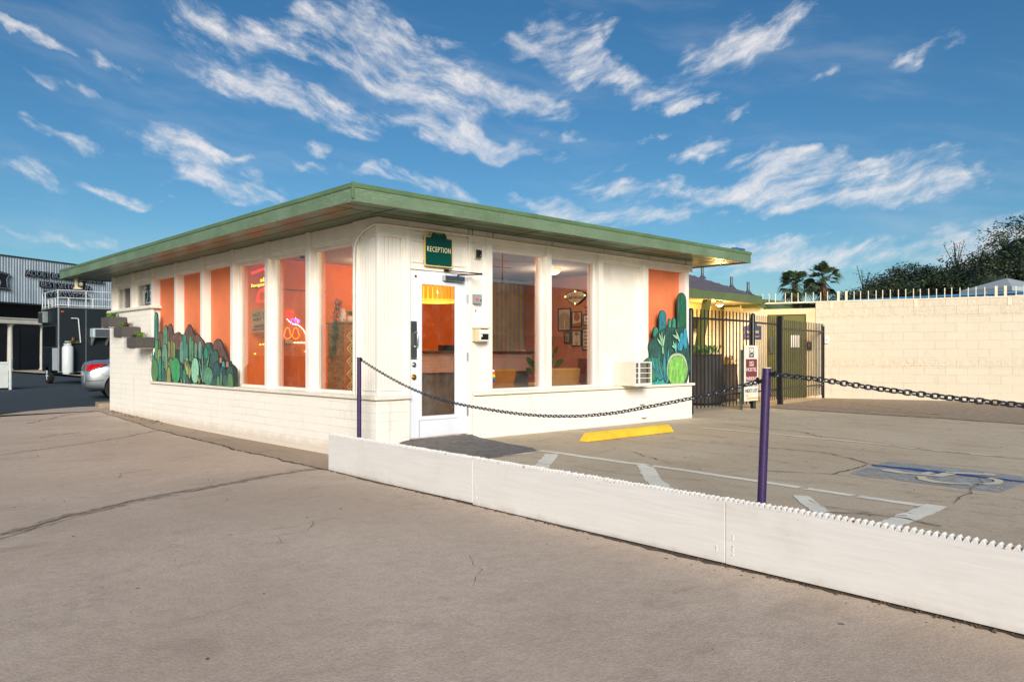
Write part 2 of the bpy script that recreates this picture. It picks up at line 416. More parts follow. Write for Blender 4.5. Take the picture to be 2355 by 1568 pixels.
def fascia_mat():
    q = NT('peeling_green_fascia'); v = q.map((1,1,1))
    st = q.map((1.2, 1.2, 14))
    n1 = q.noise(v, 1.3, 6, .65); base = q.mix(q.ramp(n1, .3, .7), lin('5c7153'), lin('6f8469'))
    wood = q.noise(st, 6, 8, .7, 1.6)
    peel = q.math('MULTIPLY', q.ramp(wood, .55, .64), q.ramp(q.noise(v, .75, 3, .5), .44, .62))
    cc = q.mix(q.math('MULTIPLY', peel, .62), base, lin('a9bfa0'))
    dk = q.ramp(q.noise(v, 26, 3, .6), .72, .78, 0, .7)
    cc = q.mix(dk, cc, lin('2f4230'))
    q.put(cc, q.p.inputs['Base Color']); q.p.inputs['Roughness'].default_value = .5
    q.bump(wood, .5, .006); MATS['fascia'] = q.m; return q.m
m_fascia = fascia_mat()
m_flash = M('green_roof_flashing', '5c754f', .45, .12, 3, .15, 20, dirt='475c40', dirtamt=.5)
def soffit_mat():
    q = NT('weathered_green_soffit'); v = q.map((1,1,1))
    n1 = q.noise(q.map((2.2, .55, 1)), 1.6, 7, .6, .4); n2 = q.noise(q.map((.6, 2.4, 1)), 1.5, 7, .62, .4)
    cc = q.mix(q.ramp(n1, .35, .68), lin('4c6143'), lin('5f7250'))
    cc = q.mix(q.ramp(n2, .48, .74, 0, .7), cc, lin('4a3f2b'))
    cc = q.mix(q.ramp(q.noise(v, 4, 6, .7), .58, .78, 0, .6), cc, lin('2d3827'))
    q.put(cc, q.p.inputs['Base Color']); q.p.inputs['Roughness'].default_value = .34
    q.bump(q.noise(v, 22, 4, .6), .12, .004); MATS['soffit'] = q.m; return q.m
m_soffit = soffit_mat()
m_roofing = M('roof_gravel', '7b776e', .95, .2, 30, .8, 60)

def concrete(name, c1, c2, c3, seed, streak=(1,1,1), rot=0, dark=.5, stain=.42):
    q = NT(name); v = q.map((1,1,1), loc=(seed, seed*.7, 0)); s_ = q.map(streak, rot=(0,0,rot), loc=(seed, 0, 0))
    big = q.noise(v, .33, 6, .62, .5); mid = q.noise(s_, 1.5, 8, .66, .6); fine = q.noise(v, 55, 4, .7)
    cc = q.mix(q.ramp(big, .32, .68), lin(c1), lin(c2))
    cc = q.mix(q.ramp(mid, .50, .76, 0, dark), cc, lin(c3))
    lite = q.ramp(q.noise(s_, 2.6, 8, .7, 1.0), .58, .80, 0, .35)
    cc = q.mix(lite, cc, tuple(min(1, x*1.32) for x in lin(c2)))
    cc = q.mix(q.ramp(fine, .36, .66, .0, .42), cc, tuple(x*.6 for x in lin(c1)))
    st = q.math('MULTIPLY', q.ramp(q.noise(q.map((1,1,1), loc=(seed*3,5,0)), 4.5, 9, .74, .8), .54, .66), q.ramp(q.noise(v, .8, 4, .6), .42, .60))
    cc = q.mix(q.math('MULTIPLY', st, stain), cc, tuple(x*.52 for x in lin(c1)))
    mot = q.noise(v, 14, 5, .7); cc = q.mix(q.ramp(mot, .38, .64, 0, .26), cc, tuple(x*.66 for x in lin(c1)))
    speck = q.ramp(q.noise(v, 150, 2, .6), .60, .74, 0, .5)
    cc = q.mix(speck, cc, tuple(min(1, x*1.35) for x in lin(c2)))
    vo = q.new('ShaderNodeTexVoronoi'); q.l.new(q.map((1,1,1), loc=(seed*2, 1, 0)), vo.inputs['Vector']); vo.inputs['Scale'].default_value = 2.4; vo.inputs['Randomness'].default_value = 1
    sc = q.new('ShaderNodeSeparateColor'); q.l.new(vo.outputs['Color'], sc.inputs[0])
    r = q.math('MULTIPLY', q.math('GREATER_THAN', sc.outputs[0], .55), .05)
    spot = q.math('LESS_THAN', q.math('ADD', vo.outputs['Distance'], q.math('MULTIPLY', q.noise(v, 30, 2), .04)), q.math('ADD', q.math('MULTIPLY', sc.outputs[1], r), .012))
    cc = q.mix(q.math('MULTIPLY', spot, .62), cc, lin('3a302a'))
    q.put(cc, q.p.inputs['Base Color']); q.p.inputs['Roughness'].default_value = .86
    h = q.math('ADD', q.math('MULTIPLY', fine, .8), q.math('MULTIPLY', q.noise(v, 7, 6, .7), 1.0))
    q.bump(h, .42, .008); MATS[name] = q.m; return q.m
m_drive = concrete('driveway_concrete', 'bda894', 'd3bfab', '9a8674', 3.0, (1, 2.2, 1), .8)
m_lot = concrete('lot_concrete', 'c0ad92', 'd2c2a8', '9b8c78', 11.0, (2.4, .8, 1), .1, .72, .75)
m_gutter = concrete('gutter_concrete', 'a08b76', 'b19c86', '7c6a5a', 21.0, (2, .6, 1), 0, .7)
m_asph = M('worn_asphalt', '9d8b77', .95, .2, 9, .9, 120, dirt='6a5c4e', dirtamt=.5)
m_patch = M('fresh_asphalt_patch', '6e6a67', .95, .25, 12, 1.0, 140, dirt='35322f', dirtamt=.5)
m_street = M('street_asphalt', '2f3940', .9, .28, 1.6, .8, 90, stretch=(.5, 2.5, 1), dirt='232a30', dirtamt=.6)
m_far = M('far_ground', '6e6255', .95, .2, .5)
def worn_paint(name, col, thr=.56):
    q = NT(name); v = q.map((1,1,1)); c = lin(col)
    cc = q.mix(q.ramp(q.noise(v, 3, 6), .3, .7), tuple(x*.86 for x in c), c)
    w = q.ramp(q.noise(q.map((2,1,1)), 9, 9, .78, .8), thr, thr+.10)
    q.put(cc, q.p.inputs['Base Color']); q.p.inputs['Roughness'].default_value = .75
    tr = q.new('ShaderNodeBsdfTransparent'); mx = q.new('ShaderNodeMixShader'); q.l.new(w, mx.inputs[0]); q.l.new(q.p.outputs[0], mx.inputs[1]); q.l.new(tr.outputs[0], mx.inputs[2])
    q.l.new(mx.outputs[0], q.out.inputs[0]); MATS[name] = q.m; return q.m
m_line = worn_paint('worn_white_paint', 'f0ead9', .585)
m_line2 = worn_paint('very_worn_cream_paint', 'e6d7b6', .56)
m_yline = worn_paint('worn_yellow_paint', 'c69a4c', .50)
m_blue = worn_paint('worn_blue_paint', 'a9aeb0', .47)
m_bluedk = worn_paint('dark_blue_paint', '15488f', .66)
m_wc = worn_paint('worn_symbol_paint', 'd8cdb4', .64)
m_crack = M('crack_shadow', '4a3f35', .95, .3, 20)
m_crack2 = M('crack_filler', '9c8d7c', .95, .25, 18, .7, 60, dirt='6a5d50', dirtamt=.5)

def glass_mat(name, tint=(.93,.95,.95), refl=2.2, rough=.0, dust=.05):
    q = NT(name); q.n.remove(q.p)
    tr = q.new('ShaderNodeBsdfTransparent'); tr.inputs[0].default_value = (*tint, 1)
    gl = q.new('ShaderNodeBsdfGlossy'); gl.inputs['Roughness'].default_value = rough
    ge = q.new('ShaderNodeNewGeometry'); dt = q.new('ShaderNodeVectorMath', operation='DOT_PRODUCT'); q.l.new(ge.outputs['Normal'], dt.inputs[0]); q.l.new(ge.outputs['Incoming'], dt.inputs[1])
    om = q.math('SUBTRACT', 1.0, q.math('ABSOLUTE', dt.outputs['Value']), True)      # both faces of the pane reflect alike
    fr = q.math('ADD', q.math('MULTIPLY', q.math('POWER', om, 5.0), .96), .04)
    mx = q.new('ShaderNodeMixShader'); q.l.new(q.math('MULTIPLY', fr, refl, True), mx.inputs[0]); q.l.new(tr.outputs[0], mx.inputs[1]); q.l.new(gl.outputs[0], mx.inputs[2])
    df = q.new('ShaderNodeBsdfDiffuse'); df.inputs[0].default_value = (.7,.66,.62,1)
    m2 = q.new('ShaderNodeMixShader'); q.l.new(q.ramp(q.noise(q.map((1,1,.6)), 6, 8, .7), .45, .8, 0, dust), m2.inputs[0]); q.l.new(mx.outputs[0], m2.inputs[1]); q.l.new(df.outputs[0], m2.inputs[2])
    q.l.new(m2.outputs[0], q.out.inputs[0]); MATS[name] = q.m; return q.m
m_glass = glass_mat('window_glass', (.86,.84,.82), refl=2.3, dust=.10)
m_glass_r = glass_mat('reflective_window_glass', (.80,.80,.82), refl=8.0)

# ------------------------------------------------------------------ ground
ZP = [(-200,-.165),(1.06,-.165),(3.64,-.162),(4.83,-.152),(6.15,-.141),(7.75,-.107),(9.8,-.062),(40,-.062)]
def zd(y):
    for (a, za), (b, zb) in zip(ZP, ZP[1:]):
        if y <= b: return za+(zb-za)*(y-a)/(b-a)
    return ZP[-1][1]
b = MB(); b.box(-900, -900, -.6, 900, 900, -.40); struct(b.build('ground', m_far))
def driveway():
    b = MB(); ys = [-60, -30, -15, -8, -4, -2, 0, 1.06, 3.64, 4.83, 6.15, 7.75, 9.8]
    for y0, y1 in zip(ys, ys[1:]):
        b.add([(-40,y0,zd(y0)),(.3 if y0 >= 0 else -.62,y0,zd(y0)),(.3 if y0 >= 0 else -.62,y1,zd(y1)),(-40,y1,zd(y1))], [(0,1,2,3)])
    z = -.062
    b.add([(-40,9.8,z),(-40,9.6,z),(-3.2,9.3,z),(-1.92,9.98,z),(-1.34,10.67,z),(-.7,11.15,z),(-.17,11.43,z),(.3,11.3,z),(.3,9.8,z)], [(1,0,8,7,6,5,4,3,2)])
    return struct(b.build('driveway', m_drive))
driveway()
b = MB(); zs = -.09
b.add([(-400,8.5,zs),(-400,500,zs),(6.3,500,zs),(6.3,8.5,zs)], [(3,2,1,0)]); struct(b.build('street', m_street))
b = MB()
b.add([(-.58,0,0),(-.92,-6.65,0),(-1.27,-13.6,0),(-1.5,-80,0),(120,-80,0),(120,90,0),(6.3,90,0),(6.3,.02,0),(.02,.02,0)], [tuple(range(9))])
b.add([(-.58,0,0),(-.58,0,-.3),(-.92,-6.65,-.3),(-.92,-6.65,0)], [(0,1,2,3)])
b.add([(-.92,-6.65,0),(-.92,-6.65,-.3),(-1.27,-13.6,-.3),(-1.27,-13.6,0)], [(0,1,2,3)])
b.add([(-.58,0,0),(-.58,0,-.3),(.02,.02,-.3),(.02,.02,0)], [(0,3,2,1)])
struct(b.build('parking_lot', m_lot))
def strip(b, pts, w, zf, jag=.3, m=0, seed=0, sub=.06, jit=.018):
    rr = random.Random(seed); P = [Vector(p) for p in pts]; L, R_ = [], []
    fine = []
    for a, c in zip(P, P[1:]):
        n = max(1, int((c-a).length/sub))
        for i in range(n): fine.append(a+(c-a)*i/n)
    fine.append(P[-1])
    drift = 0
    for i, p in enumerate(fine):
        t = (fine[min(i+1, len(fine)-1)]-fine[max(i-1, 0)]).normalized(); nn = Vector((-t.y, t.x))
        drift = drift*.8+rr.uniform(-jit, jit); e = min(1, i/3, (len(fine)-1-i)/3)
        ww = w*.5*(1+rr.uniform(-jag, jag)); c = p+nn*drift*e
        L.append(c+nn*ww); R_.append(c-nn*ww)
    n = len(fine); vs = [(p.x, p.y, zf(p.y)) for p in L]+[(p.x, p.y, zf(p.y)) for p in R_]
    b.add(vs, [(i, i+1, n+i+1, n+i) for i in range(n-1)], m)
zl = lambda y: .003
zq = lambda y: zd(y)+.003
zq2 = lambda y: zd(y)+.006
# darker gutter strip between the driveway and the wall, and its cracks
b = MB(); gp = [(-.26,9.8),(-.35,8.06),(-.5,5.55),(-.62,2.25),(-.67,.72),(-.68,-.1)]
ys = sorted({9.8,8.06,7.75,6.15,5.55,4.83,3.64,2.25,1.06,.72,0,-.1})
def gx(y):
    for (x0,y0),(x1,y1) in zip(gp, gp[1:]):
        if y0 >= y >= y1: return x0+(x1-x0)*(y-y0)/(y1-y0)
    return gp[-1][0]
for y0, y1 in zip(ys, ys[1:]):
    b.add([(gx(y0),y0,zd(y0)+.0025),(.01,y0,zd(y0)+.0025),(.01,y1,zd(y1)+.0025),(gx(y1),y1,zd(y1)+.0025)], [(0,1,2,3)])
struct(b.build('gutter_strip', m_gutter, fix=False))
b = MB()
strip(b, [(-.26,9.8),(-.35,8.06),(-.5,5.55)], .022, zq, .5, 0, 1); strip(b, [(-.5,5.55),(-.62,2.25),(-.67,.72),(-.68,-.3)], .035, zq, .6, 0, 2)
strip(b, [(-6,2.1),(-4.2,3.15),(-3.02,3.79),(-1.97,4.38),(-1.33,4.79),(-.5,5.55)], .016, zq, .5, 0, 3)
strip(b, [(-8,-4.3),(-5.2,-2.2),(-3.92,-1.31),(-3.53,-1.02),(-2.82,-.56),(-2.16,-.32),(-1.36,-.04),(-.70,.08)], .10, zq, .45, 1, 4, jit=.03)
strip(b, [(-8,-4.34),(-5.2,-2.25),(-3.92,-1.36),(-2.82,-.62),(-1.36,-.09),(-.70,.05)], .006, zq2, .9, 0, 5)
strip(b, [(-3.9,-1.24),(-3.4,-.88),(-2.7,-.48),(-2.0,-.24)], .007, zq2, .9, 0, 6)
strip(b, [(-2.6,-2.9),(-2.55,-2.5),(-2.3,-2.62),(-2.1,-2.3),(-1.9,-2.35)], .0035, zq, .9, 0, 7)
strip(b, [(-2.5,.9),(-2.4,1.2),(-2.05,1.25)], .005, zq, .9, 0, 8); strip(b, [(-2.2,5.6),(-1.9,5.9),(-1.55,6.0)], .016, zq, .9, 0, 9)
strip(b, [(-2.3,-4.4),(-2.05,-4.2),(-1.9,-3.9)], .0025, zq, .9, 0, 10); strip(b, [(-1.9,7.9),(-1.1,9.0),(-.3,9.78)], .02, zq, .6, 0, 11)
for k, (p, w) in enumerate([([(3.39,-3.0),(3.39,-3.44),(3.39,-3.61),(3.22,-3.95),(3.02,-4.24),(2.81,-4.5)], .022),([(1.66,-3.9),(1.78,-4.24),(1.91,-4.47),(2.79,-4.44)], .02),
        ([(1.91,-4.47),(1.85,-4.8),(1.73,-5.38),(1.71,-5.66),(1.73,-6.6)], .010),([(9.7,.2),(9.61,-.37),(9.54,-.97),(9.45,-1.64),(9.37,-3.03),(9.1,-4.27),(8.8,-7)], .05),
        ([(.54,-4.92),(.41,-5.05),(.4,-5.23),(.41,-5.33),(.43,-5.51),(.47,-5.63)], .014),([(5.6,-1.4),(5.38,-2.46),(4.98,-2.98),(4.98,-3.3),(4.76,-3.82),(4.5,-4.4),(4.38,-4.89),(4.4,-5.5)], .022),
        ([(1.89,-2.24),(1.79,-2.42),(1.66,-2.6),(1.42,-3.07),(1.55,-3.6),(1.75,-4.12)], .012),([(3.32,-1.6),(3.32,-2.02),(3.35,-2.41),(3.35,-2.95)], .014),
        ([(2.6,-5.47),(2.24,-5.55),(1.74,-5.65),(1.64,-5.64),(1.48,-5.66),(1.3,-5.69),(1.16,-5.71)], .014),([(6.1,-.5),(5.7,-1.2),(5.5,-1.9)], .012),([(1.5,-.6),(1.9,-.75),(2.2,-.7)], .008),
        ([(.2,-5.2),(.32,-5.35),(.36,-5.6),(.30,-5.9)], .02),([(7.9,-1.2),(7.4,-2.4),(7.3,-3.6)], .008),([(2.9,-.3),(2.7,-1.6),(2.5,-2.4),(2.45,-3.4),(2.2,-4.2)], .009),([(4.1,-1.4),(3.9,-2.6),(3.95,-3.5),(3.8,-4.6)], .009),([(6.6,-.6),(6.4,-2.0),(6.5,-3.4),(6.2,-5.0)], .012),([(.35,-1.9),(.6,-2.5),(.55,-3.2),(.75,-3.9)], .008),([(2.3,-1.45),(1.95,-1.9),(1.4,-2.1)], .006),([(5.9,-2.4),(5.8,-4.2),(5.6,-6.2)], .010),([(8.4,-.2),(8.2,-1.9),(8.3,-4.0)], .012),([(3.6,-.15),(3.7,-.9)], .008),([(1.2,-4.2),(1.5,-4.9),(1.45,-5.6)], .007)]):
    strip(b, p, w*.6, lambda y: .0085, .8, 0, 40+k)
struct(b.build('pavement_cracks', [m_crack, m_crack2], fix=False))
# asphalt: worn strip before the block wall and the fresh ramp patch at the door
b = MB(); b.add([(9.75,.62,.004),(9.61,-.37,.004),(9.45,-1.64,.004),(9.37,-3.03,.004),(9.1,-4.27,.004),(8.5,-9,.004),(20,-14,.004),(14.02,1.1,.004)], [tuple(range(8))])
struct(b.build('asphalt_strip', m_asph, fix=False))
def ramp():
    P = [(.42,.03,.068),(1.46,.03,.068),(1.56,-.02,.02),(1.46,-.66,.004),(1.36,-1.2,.004),(1.22,-1.40,.004),(.88,-1.50,.004),(.36,-1.52,.004),(-.2,-1.45,.004),(-.3,-.6,.004),(.1,-.12,.01)]
    rim = []; rr = random.Random(5)
    for i, p in enumerate(P):
        q = P[(i+1) % len(P)]
        for k in range(6):
            t = k/6; j = rr.uniform(-.014, .014) if i > 1 else 0
            rim.append((p[0]+(q[0]-p[0])*t+j, p[1]+(q[1]-p[1])*t+j*(i > 1), p[2]+(q[2]-p[2])*t))
    b = MB(); c = (.62,-.62,.036); b.add([c]+rim, [(0, i+1, (i+1) % len(rim)+1) for i in range(len(rim))])
    return struct(b.build('asphalt_ramp', m_patch, fix=False))
ramp()
# painted parking markings (flat paint on the lot)
def flat(b, pts, z, m=0): b.add([(x, y, z) for x, y in pts], [tuple(range(len(pts)))], m)
b = MB()
def bar(b, pts, w, z=.004, m=0): strip(b, pts, w, lambda y: z, .10, m, int(w*1e4)+len(pts), .05, .006)
bar(b, [(1.24,-1.42),(1.245,-1.63),(1.19,-2.37),(1.17,-2.72),(1.20,-2.95)], .105); bar(b, [(1.18,-3.02),(1.15,-3.5),(1.08,-4.3),(1.03,-4.60)], .10)
bar(b, [(1.03,-4.66),(.99,-5.05)], .10, .0042); bar(b, [(.985,-5.10),(.95,-5.56)], .10, .0042)
bar(b, [(1.12,-1.72),(.7,-2.05),(.32,-2.36),(-.1,-2.70)], .15); bar(b, [(1.15,-2.94),(.7,-3.35),(.18,-3.85),(-.15,-4.16)], .15); bar(b, [(.70,-4.77),(.38,-5.02),(-.1,-5.40)], .12); bar(b, [(1.04,-5.63),(.5,-5.64),(.1,-5.655),(-.25,-5.66)], .15)
bar(b, [(4.93,-1.1),(4.93,-1.8),(4.89,-2.33),(4.84,-2.72),(4.77,-3.26),(4.70,-3.82),(4.52,-4.37),(4.42,-5.3),(4.34,-7.5)], .11, .004, 1)
flat(b, [(.62,-1.40),(1.05,-1.47),(1.05,-1.54),(.62,-1.50)], .005)
flat(b, [(13.3,.94),(12.37,-.5),(10.2,-2.75),(10.13,-2.70),(12.28,-.46),(13.2,.96)], .0075, 2)
flat(b, [(10.75,.21),(10.65,-1.12),(10.27,-2.74),(10.19,-2.73),(10.57,-1.12),(10.68,.21)], .0075, 2)
flat(b, [(15.0,-2.1),(13.82,-3.16),(12.3,-4.6),(12.25,-4.5),(13.74,-3.06),(14.9,-2.05)], .0075, 2)
struct(b.build('parking_lines', [m_line, m_line2, m_yline], fix=False))
b = MB()
flat(b, [(2.07,-4.56),(2.64,-4.50),(3.2,-4.48),(3.17,-5.33),(3.0,-5.78),(2.6,-5.80),(1.97,-5.80),(1.96,-5.62),(1.99,-5.18),(2.0,-4.75)], .004, 0)
flat(b, [(2.81,-4.46),(2.83,-4.74),(2.84,-4.84),(2.82,-4.99),(2.81,-5.13),(2.79,-5.2),(2.75,-5.48),(2.72,-5.8),(2.64,-5.85),(2.66,-5.51),(2.68,-5.24),(2.66,-5.01),(2.71,-4.78),(2.73,-4.52)], .0065, 1)
for p in ([(2.5,-4.67),(2.6,-4.71),(2.54,-4.84),(2.50,-4.87),(2.53,-5.12),(2.56,-5.13),(2.73,-5.14),(2.78,-5.2),(2.72,-5.25),(2.58,-5.23),(2.45,-5.22),(2.44,-5.12),(2.40,-4.87),(2.44,-4.71)],
          [(2.61,-5.01),(2.69,-5.03),(2.66,-5.09),(2.52,-5.08),(2.52,-5.02)],[(2.81,-5.13),(2.93,-5.41),(2.98,-5.4),(2.99,-5.48),(2.85,-5.53),(2.83,-5.44),(2.72,-5.17)],
          [(2.34,-5.04),(2.37,-5.1),(2.25,-5.16),(2.18,-5.26),(2.17,-5.36),(2.25,-5.5),(2.19,-5.54),(2.08,-5.39),(2.06,-5.26),(2.14,-5.13)],[(2.3,-5.54),(2.37,-5.6),(2.47,-5.62),(2.6,-5.58),(2.64,-5.51),(2.72,-5.53),(2.63,-5.64),(2.5,-5.68),(2.36,-5.68),(2.26,-5.61)]):
    flat(b, p, .0095, 2)
struct(b.build('wheelchair_marking', [m_blue, m_bluedk, m_wc], fix=False))
# small debris on the paving
b = MB(); rr = random.Random(12)
for i in range(150):
    if i < 90: x, y = rr.uniform(-5, -.9), rr.uniform(-6.6, 9.3); z = zd(y)
    else: x, y = rr.uniform(-.3, 9), rr.uniform(-6, -.1); z = .0
    r = rr.uniform(.003, .008); b.ellip((x, y, z+r*.4), (r, r*rr.uniform(.5, 1.4), r*.5), 6)
for i in range(70):
    t = rr.random(); y = -.3-t*6.5; x = -.70-.052*(-y)-rr.uniform(.0, .12); r = rr.uniform(.002, .006); b.ellip((x, y, zd(y)+r*.4), (r, r*1.3, r*.6), 6)
for i in range(40):
    y = rr.uniform(6.5, 9.8); x = -rr.uniform(.02, .2); r = rr.uniform(.006, .02); b.ellip((x, y, zd(y)+r*.4), (r, r*1.3, r*.6), 6)
o = b.build('grit', m_dirt, smooth=True); o['kind'] = 'stuff'; o['label'] = 'dark grit and pebbles scattered on the paving'

# ------------------------------------------------------------------ reception building
BLD = thing('reception_building', 'low cream painted brick office with green flat roof and tall windows', 'building', (0,0,0))
YP = [.488, 1.636, 2.813, 3.97, 5.13, 6.28, 7.45, 8.60, 9.80]      # posts along the driveway side
XP = [.463, 1.430, 1.763, 2.891, 4.023, 5.15, 6.296]               # posts along the parking side
YE, XE = 9.90, 6.42
SOF, TOP = 2.690, 2.866
b = MB()
b.box(0, .0, -.3, .2, 7.44, .560); b.box(0, 7.44, -.3, .2, YE, 1.945)
b.box(.2, 0, -.3, .468, .2, .560); b.box(1.475, 0, -.3, XE, .2, .560)
b.box(XE-.2, .2, -.3, XE, YE, 2.66); b.box(.2, YE-.2, -.3, XE-.2, YE, 2.66)
b.build('brick_wall', m_brick, BLD, bevel=.006)
b = MB()
b.box(-.035, -.035, .56, .19, 7.43, .603); b.box(.19, -.035, .56, .470, .19, .603); b.box(1.472, -.035, .56, XE+.045, .19, .603)
b.build('window_sill', m_sill, BLD, bevel=.006)
b = MB(); b.box(-.045, 7.33, 1.945, .19, YE+.04, 1.992); b.build('upper_sill', m_sill, BLD, bevel=.006)
b = MB(); b.box(.002, 7.405, .603, .05, 7.442, 1.945); b.build('corner_trim', m_trim, BLD, bevel=.004)
for i, y in enumerate(YP):
    z0 = .603 if i < 6 else 1.992
    if i == 6:
        z0 = .603
    w = .05
    b = MB(); b.box(.012, y-w, z0 if i != 6 else 1.992, .20, y+w, SOF-.002)
    b.build('post', m_trim, BLD, bevel=.004)
for i, x in enumerate(XP):
    if i == 0: b = MB(); b.box(.442, .012, .075, .488, .2, SOF-.002)
    elif i == 1: b = MB(); b.box(1.410, .012, .0, 1.458, .2, SOF-.002)
    else: b = MB(); b.box(x-.05, .012, .603, x+.05, .20, SOF-.002)
    b.build('post', m_trim, BLD, bevel=.004)
# corner pier: grooved boards, casing and a heavy cap
b = MB()
b.box(.06, .075, .603, .44, .20, 2.50); b.box(.075, .20, .603, .20, .40, 2.50)
for k in range(9): b.box(.045, .085+k*.034, .66, .076, .085+k*.034+.026, 2.48)
for k in range(5): b.box(.10+k*.055, .060, .66, .10+k*.055+.047, .076, 2.48)
b.box(.045, .045, .603, .092, .092, 2.50); b.box(.38, .045, .603, .44, .074, 2.50); b.box(.045, .385, .603, .074, .437, 2.50)
b.box(.05, .05, .603, .43, .08, .655); b.box(.05, .08, .603, .08, .43, .655)
b.build('corner_pier', m_trim, BLD, bevel=.003)
b = MB(); b.box(.012, .016, 2.50, .442, .2, SOF-.003); b.box(.012, .2, 2.50, .2, .437, SOF-.003); b.box(.028, .030, 2.475, .44, .2, 2.4995); b.box(.028, .2, 2.475, .2, .437, 2.4995)
b.build('pier_cap', m_trim, BLD, bevel=.004)
# headers between posts, with a stepped moulding under each
def header_x(y0, y1, parent):
    b = MB(); b.box(.045, y0, 2.515, .19, y1, SOF-.004); b.box(.065, y0, 2.490, .19, y1, 2.5148); b.box(.085, y0, 2.468, .19, y1, 2.4898); return b.build('header', m_trim, parent, bevel=.003)
def header_y(x0, x1, parent):
    b = MB(); b.box(x0, .045, 2.530, x1, .19, SOF-.004); b.box(x0, .066, 2.508, x1, .19, 2.5298); b.box(x0, .086, 2.490, x1, .19, 2.5078); return b.build('header', m_trim, parent, bevel=.003)
for y0, y1 in zip(YP, YP[1:]): header_x(y0+.0505, y1-.0505, BLD)
for x0, x1 in zip(XP[2:], XP[3:]): header_y(x0+.0505, x1-.0505, BLD)
b = MB()
for x0, x1 in ((.4435, 1.40), (1.462, 1.712), (1.815, 2.838), (2.943, 3.97), (4.075, 5.097), (5.203, 6.243), (6.249, 6.40)):
    b.box(x0+.012, .004, 2.612, x1-.012, .045, SOF-.003)
b.box(6.245, -.012, 2.50, 6.42, .012, SOF-.003)
b.build('top_plate', m_trim, BLD, bevel=.004)
m_joint = worn_paint('joint_grime', '6f5a40', .55)
b = MB()
b.add([(-.0012,.0,.5575),(-.0012,7.40,.5575),(-.0012,7.40,.5495),(-.0012,.0,.5495)], [(0,1,2,3)])
b.add([(1.475,-.0012,.5495),(XE,-.0012,.5495),(XE,-.0012,.5575),(1.475,-.0012,.5575)], [(0,1,2,3)]); b.add([(.0,-.0012,.5495),(.468,-.0012,.5495),(.468,-.0012,.5575),(.0,-.0012,.5575)], [(0,1,2,3)])
b.build('sill_grime', m_joint, BLD, fix=False)
# windows
def window_x(y0, y1, z0, z1, gm, frame=.038):
    w = MB()
    w.box(.105, y0, z0, .165, y0+frame, z1); w.box(.105, y1-frame, z0, .165, y1, z1)
    w.box(.105, y0+frame, z0, .165, y1-frame, z0+frame); w.box(.105, y0+frame, z1-frame, .165, y1-frame, z1)
    f = w.build('window', m_trim, BLD, bevel=.003)
    g = MB(); g.add([(.135,y0+frame-.004,z0+frame-.004),(.135,y1-frame+.004,z0+frame-.004),(.135,y1-frame+.004,z1-frame+.004),(.135,y0+frame-.004,z1-frame+.004)], [(3,2,1,0)]); g.build('glass', gm, f, fix=False)
    return f
def window_y(x0, x1, z0, z1, gm, frame=.03):
    w = MB()
    w.box(x0, .105, z0, x0+frame, .165, z1); w.box(x1-frame, .105, z0, x1, .165, z1)
    w.box(x0+frame, .105, z0, x1-frame, .165, z0+frame); w.box(x0+frame, .105, z1-frame, x1-frame, .165, z1)
    f = w.build('window', m_trim, BLD, bevel=.003)
    g = MB(); g.add([(x0+frame-.004,.135,z0+frame-.004),(x1-frame+.004,.135,z0+frame-.004),(x1-frame+.004,.135,z1-frame+.004),(x0+frame-.004,.135,z1-frame+.004)], [(0,1,2,3)]); g.build('glass', gm, f, fix=False)
    return f
for i in (0, 1, 2): window_x(YP[i]+.0505, YP[i+1]-.0505, .604, 2.467, m_glass)
for i in (6, 7): window_x(YP[i]+.0505, YP[i+1]-.0505, 1.993, 2.467, m_glass)
window_y(XP[2]+.0505, XP[3]-.0505, .604, 2.489, m_glass_r); window_y(XP[3]+.0505, XP[4]-.0505, .604, 2.489, m_glass_r)
# orange stucco bays, and the plain white bay above the air conditioner
for i in (3, 4, 5):
    b = MB(); b.box(.150, YP[i]+.0505, .604, .198, YP[i+1]-.0505, 2.467); b.build('orange_panel', m_orange, BLD)
b = MB(); b.box(5.2005, .150, .604, 6.2455, .198, 2.489); b.build('orange_panel', m_orange, BLD)
m_white_st = M('white_stucco', 'ece3d6', .8, .05, 2.5, .4, 80, dirt='b9a68b', dirtamt=.3)
b = MB(); b.box(4.0735, .125, .604, 5.0995, .198, 2.489); b.build('white_panel', m_white_st, BLD)
b = MB(); b.box(1.459, .055, .604, 1.7125, .198, 2.53); b.box(1.459, .04, 2.53, 1.7125, .198, SOF-.004); b.box(1.462, .040, .606, 1.49, .0548, 2.52); b.build('device_panel', m_trim, BLD, bevel=.003)
# door frame, panelled transom and door leaf
b = MB(); b.box(.4885, .03, 2.118, 1.4095, .15, 2.150); b.box(.4885, .15, .062, .52, .18, 2.14)
b.box(.4885, .04, .02, 1.4095, .19, .062)
b.build('door_frame', m_trim, BLD, bevel=.003)
b = MB(); b.box(.4885, .05, 2.150, 1.4095, .15, SOF-.004)
for (x0, z0, x1, z1) in ((.52, 2.20, 1.38, 2.225), (.52, 2.46, 1.38, 2.485), (.52, 2.225, .545, 2.46), (1.355, 2.225, 1.38, 2.46), (.4885, 2.55, 1.4095, 2.575)): b.box(x0, .036, z0, x1, .0498, z1)
b.build('transom_panel', m_trim, BLD, bevel=.004)
b = MB(); x0, x1, z0, z1 = .494, 1.400, .080, 2.108
b.box(x0, .040, z0, .640, .085, z1); b.box(1.222, .040, z0, x1, .085, z1); b.box(.640, .040, z0, 1.222, .085, .305); b.box(.640, .040, 1.975, 1.222, .085, z1)
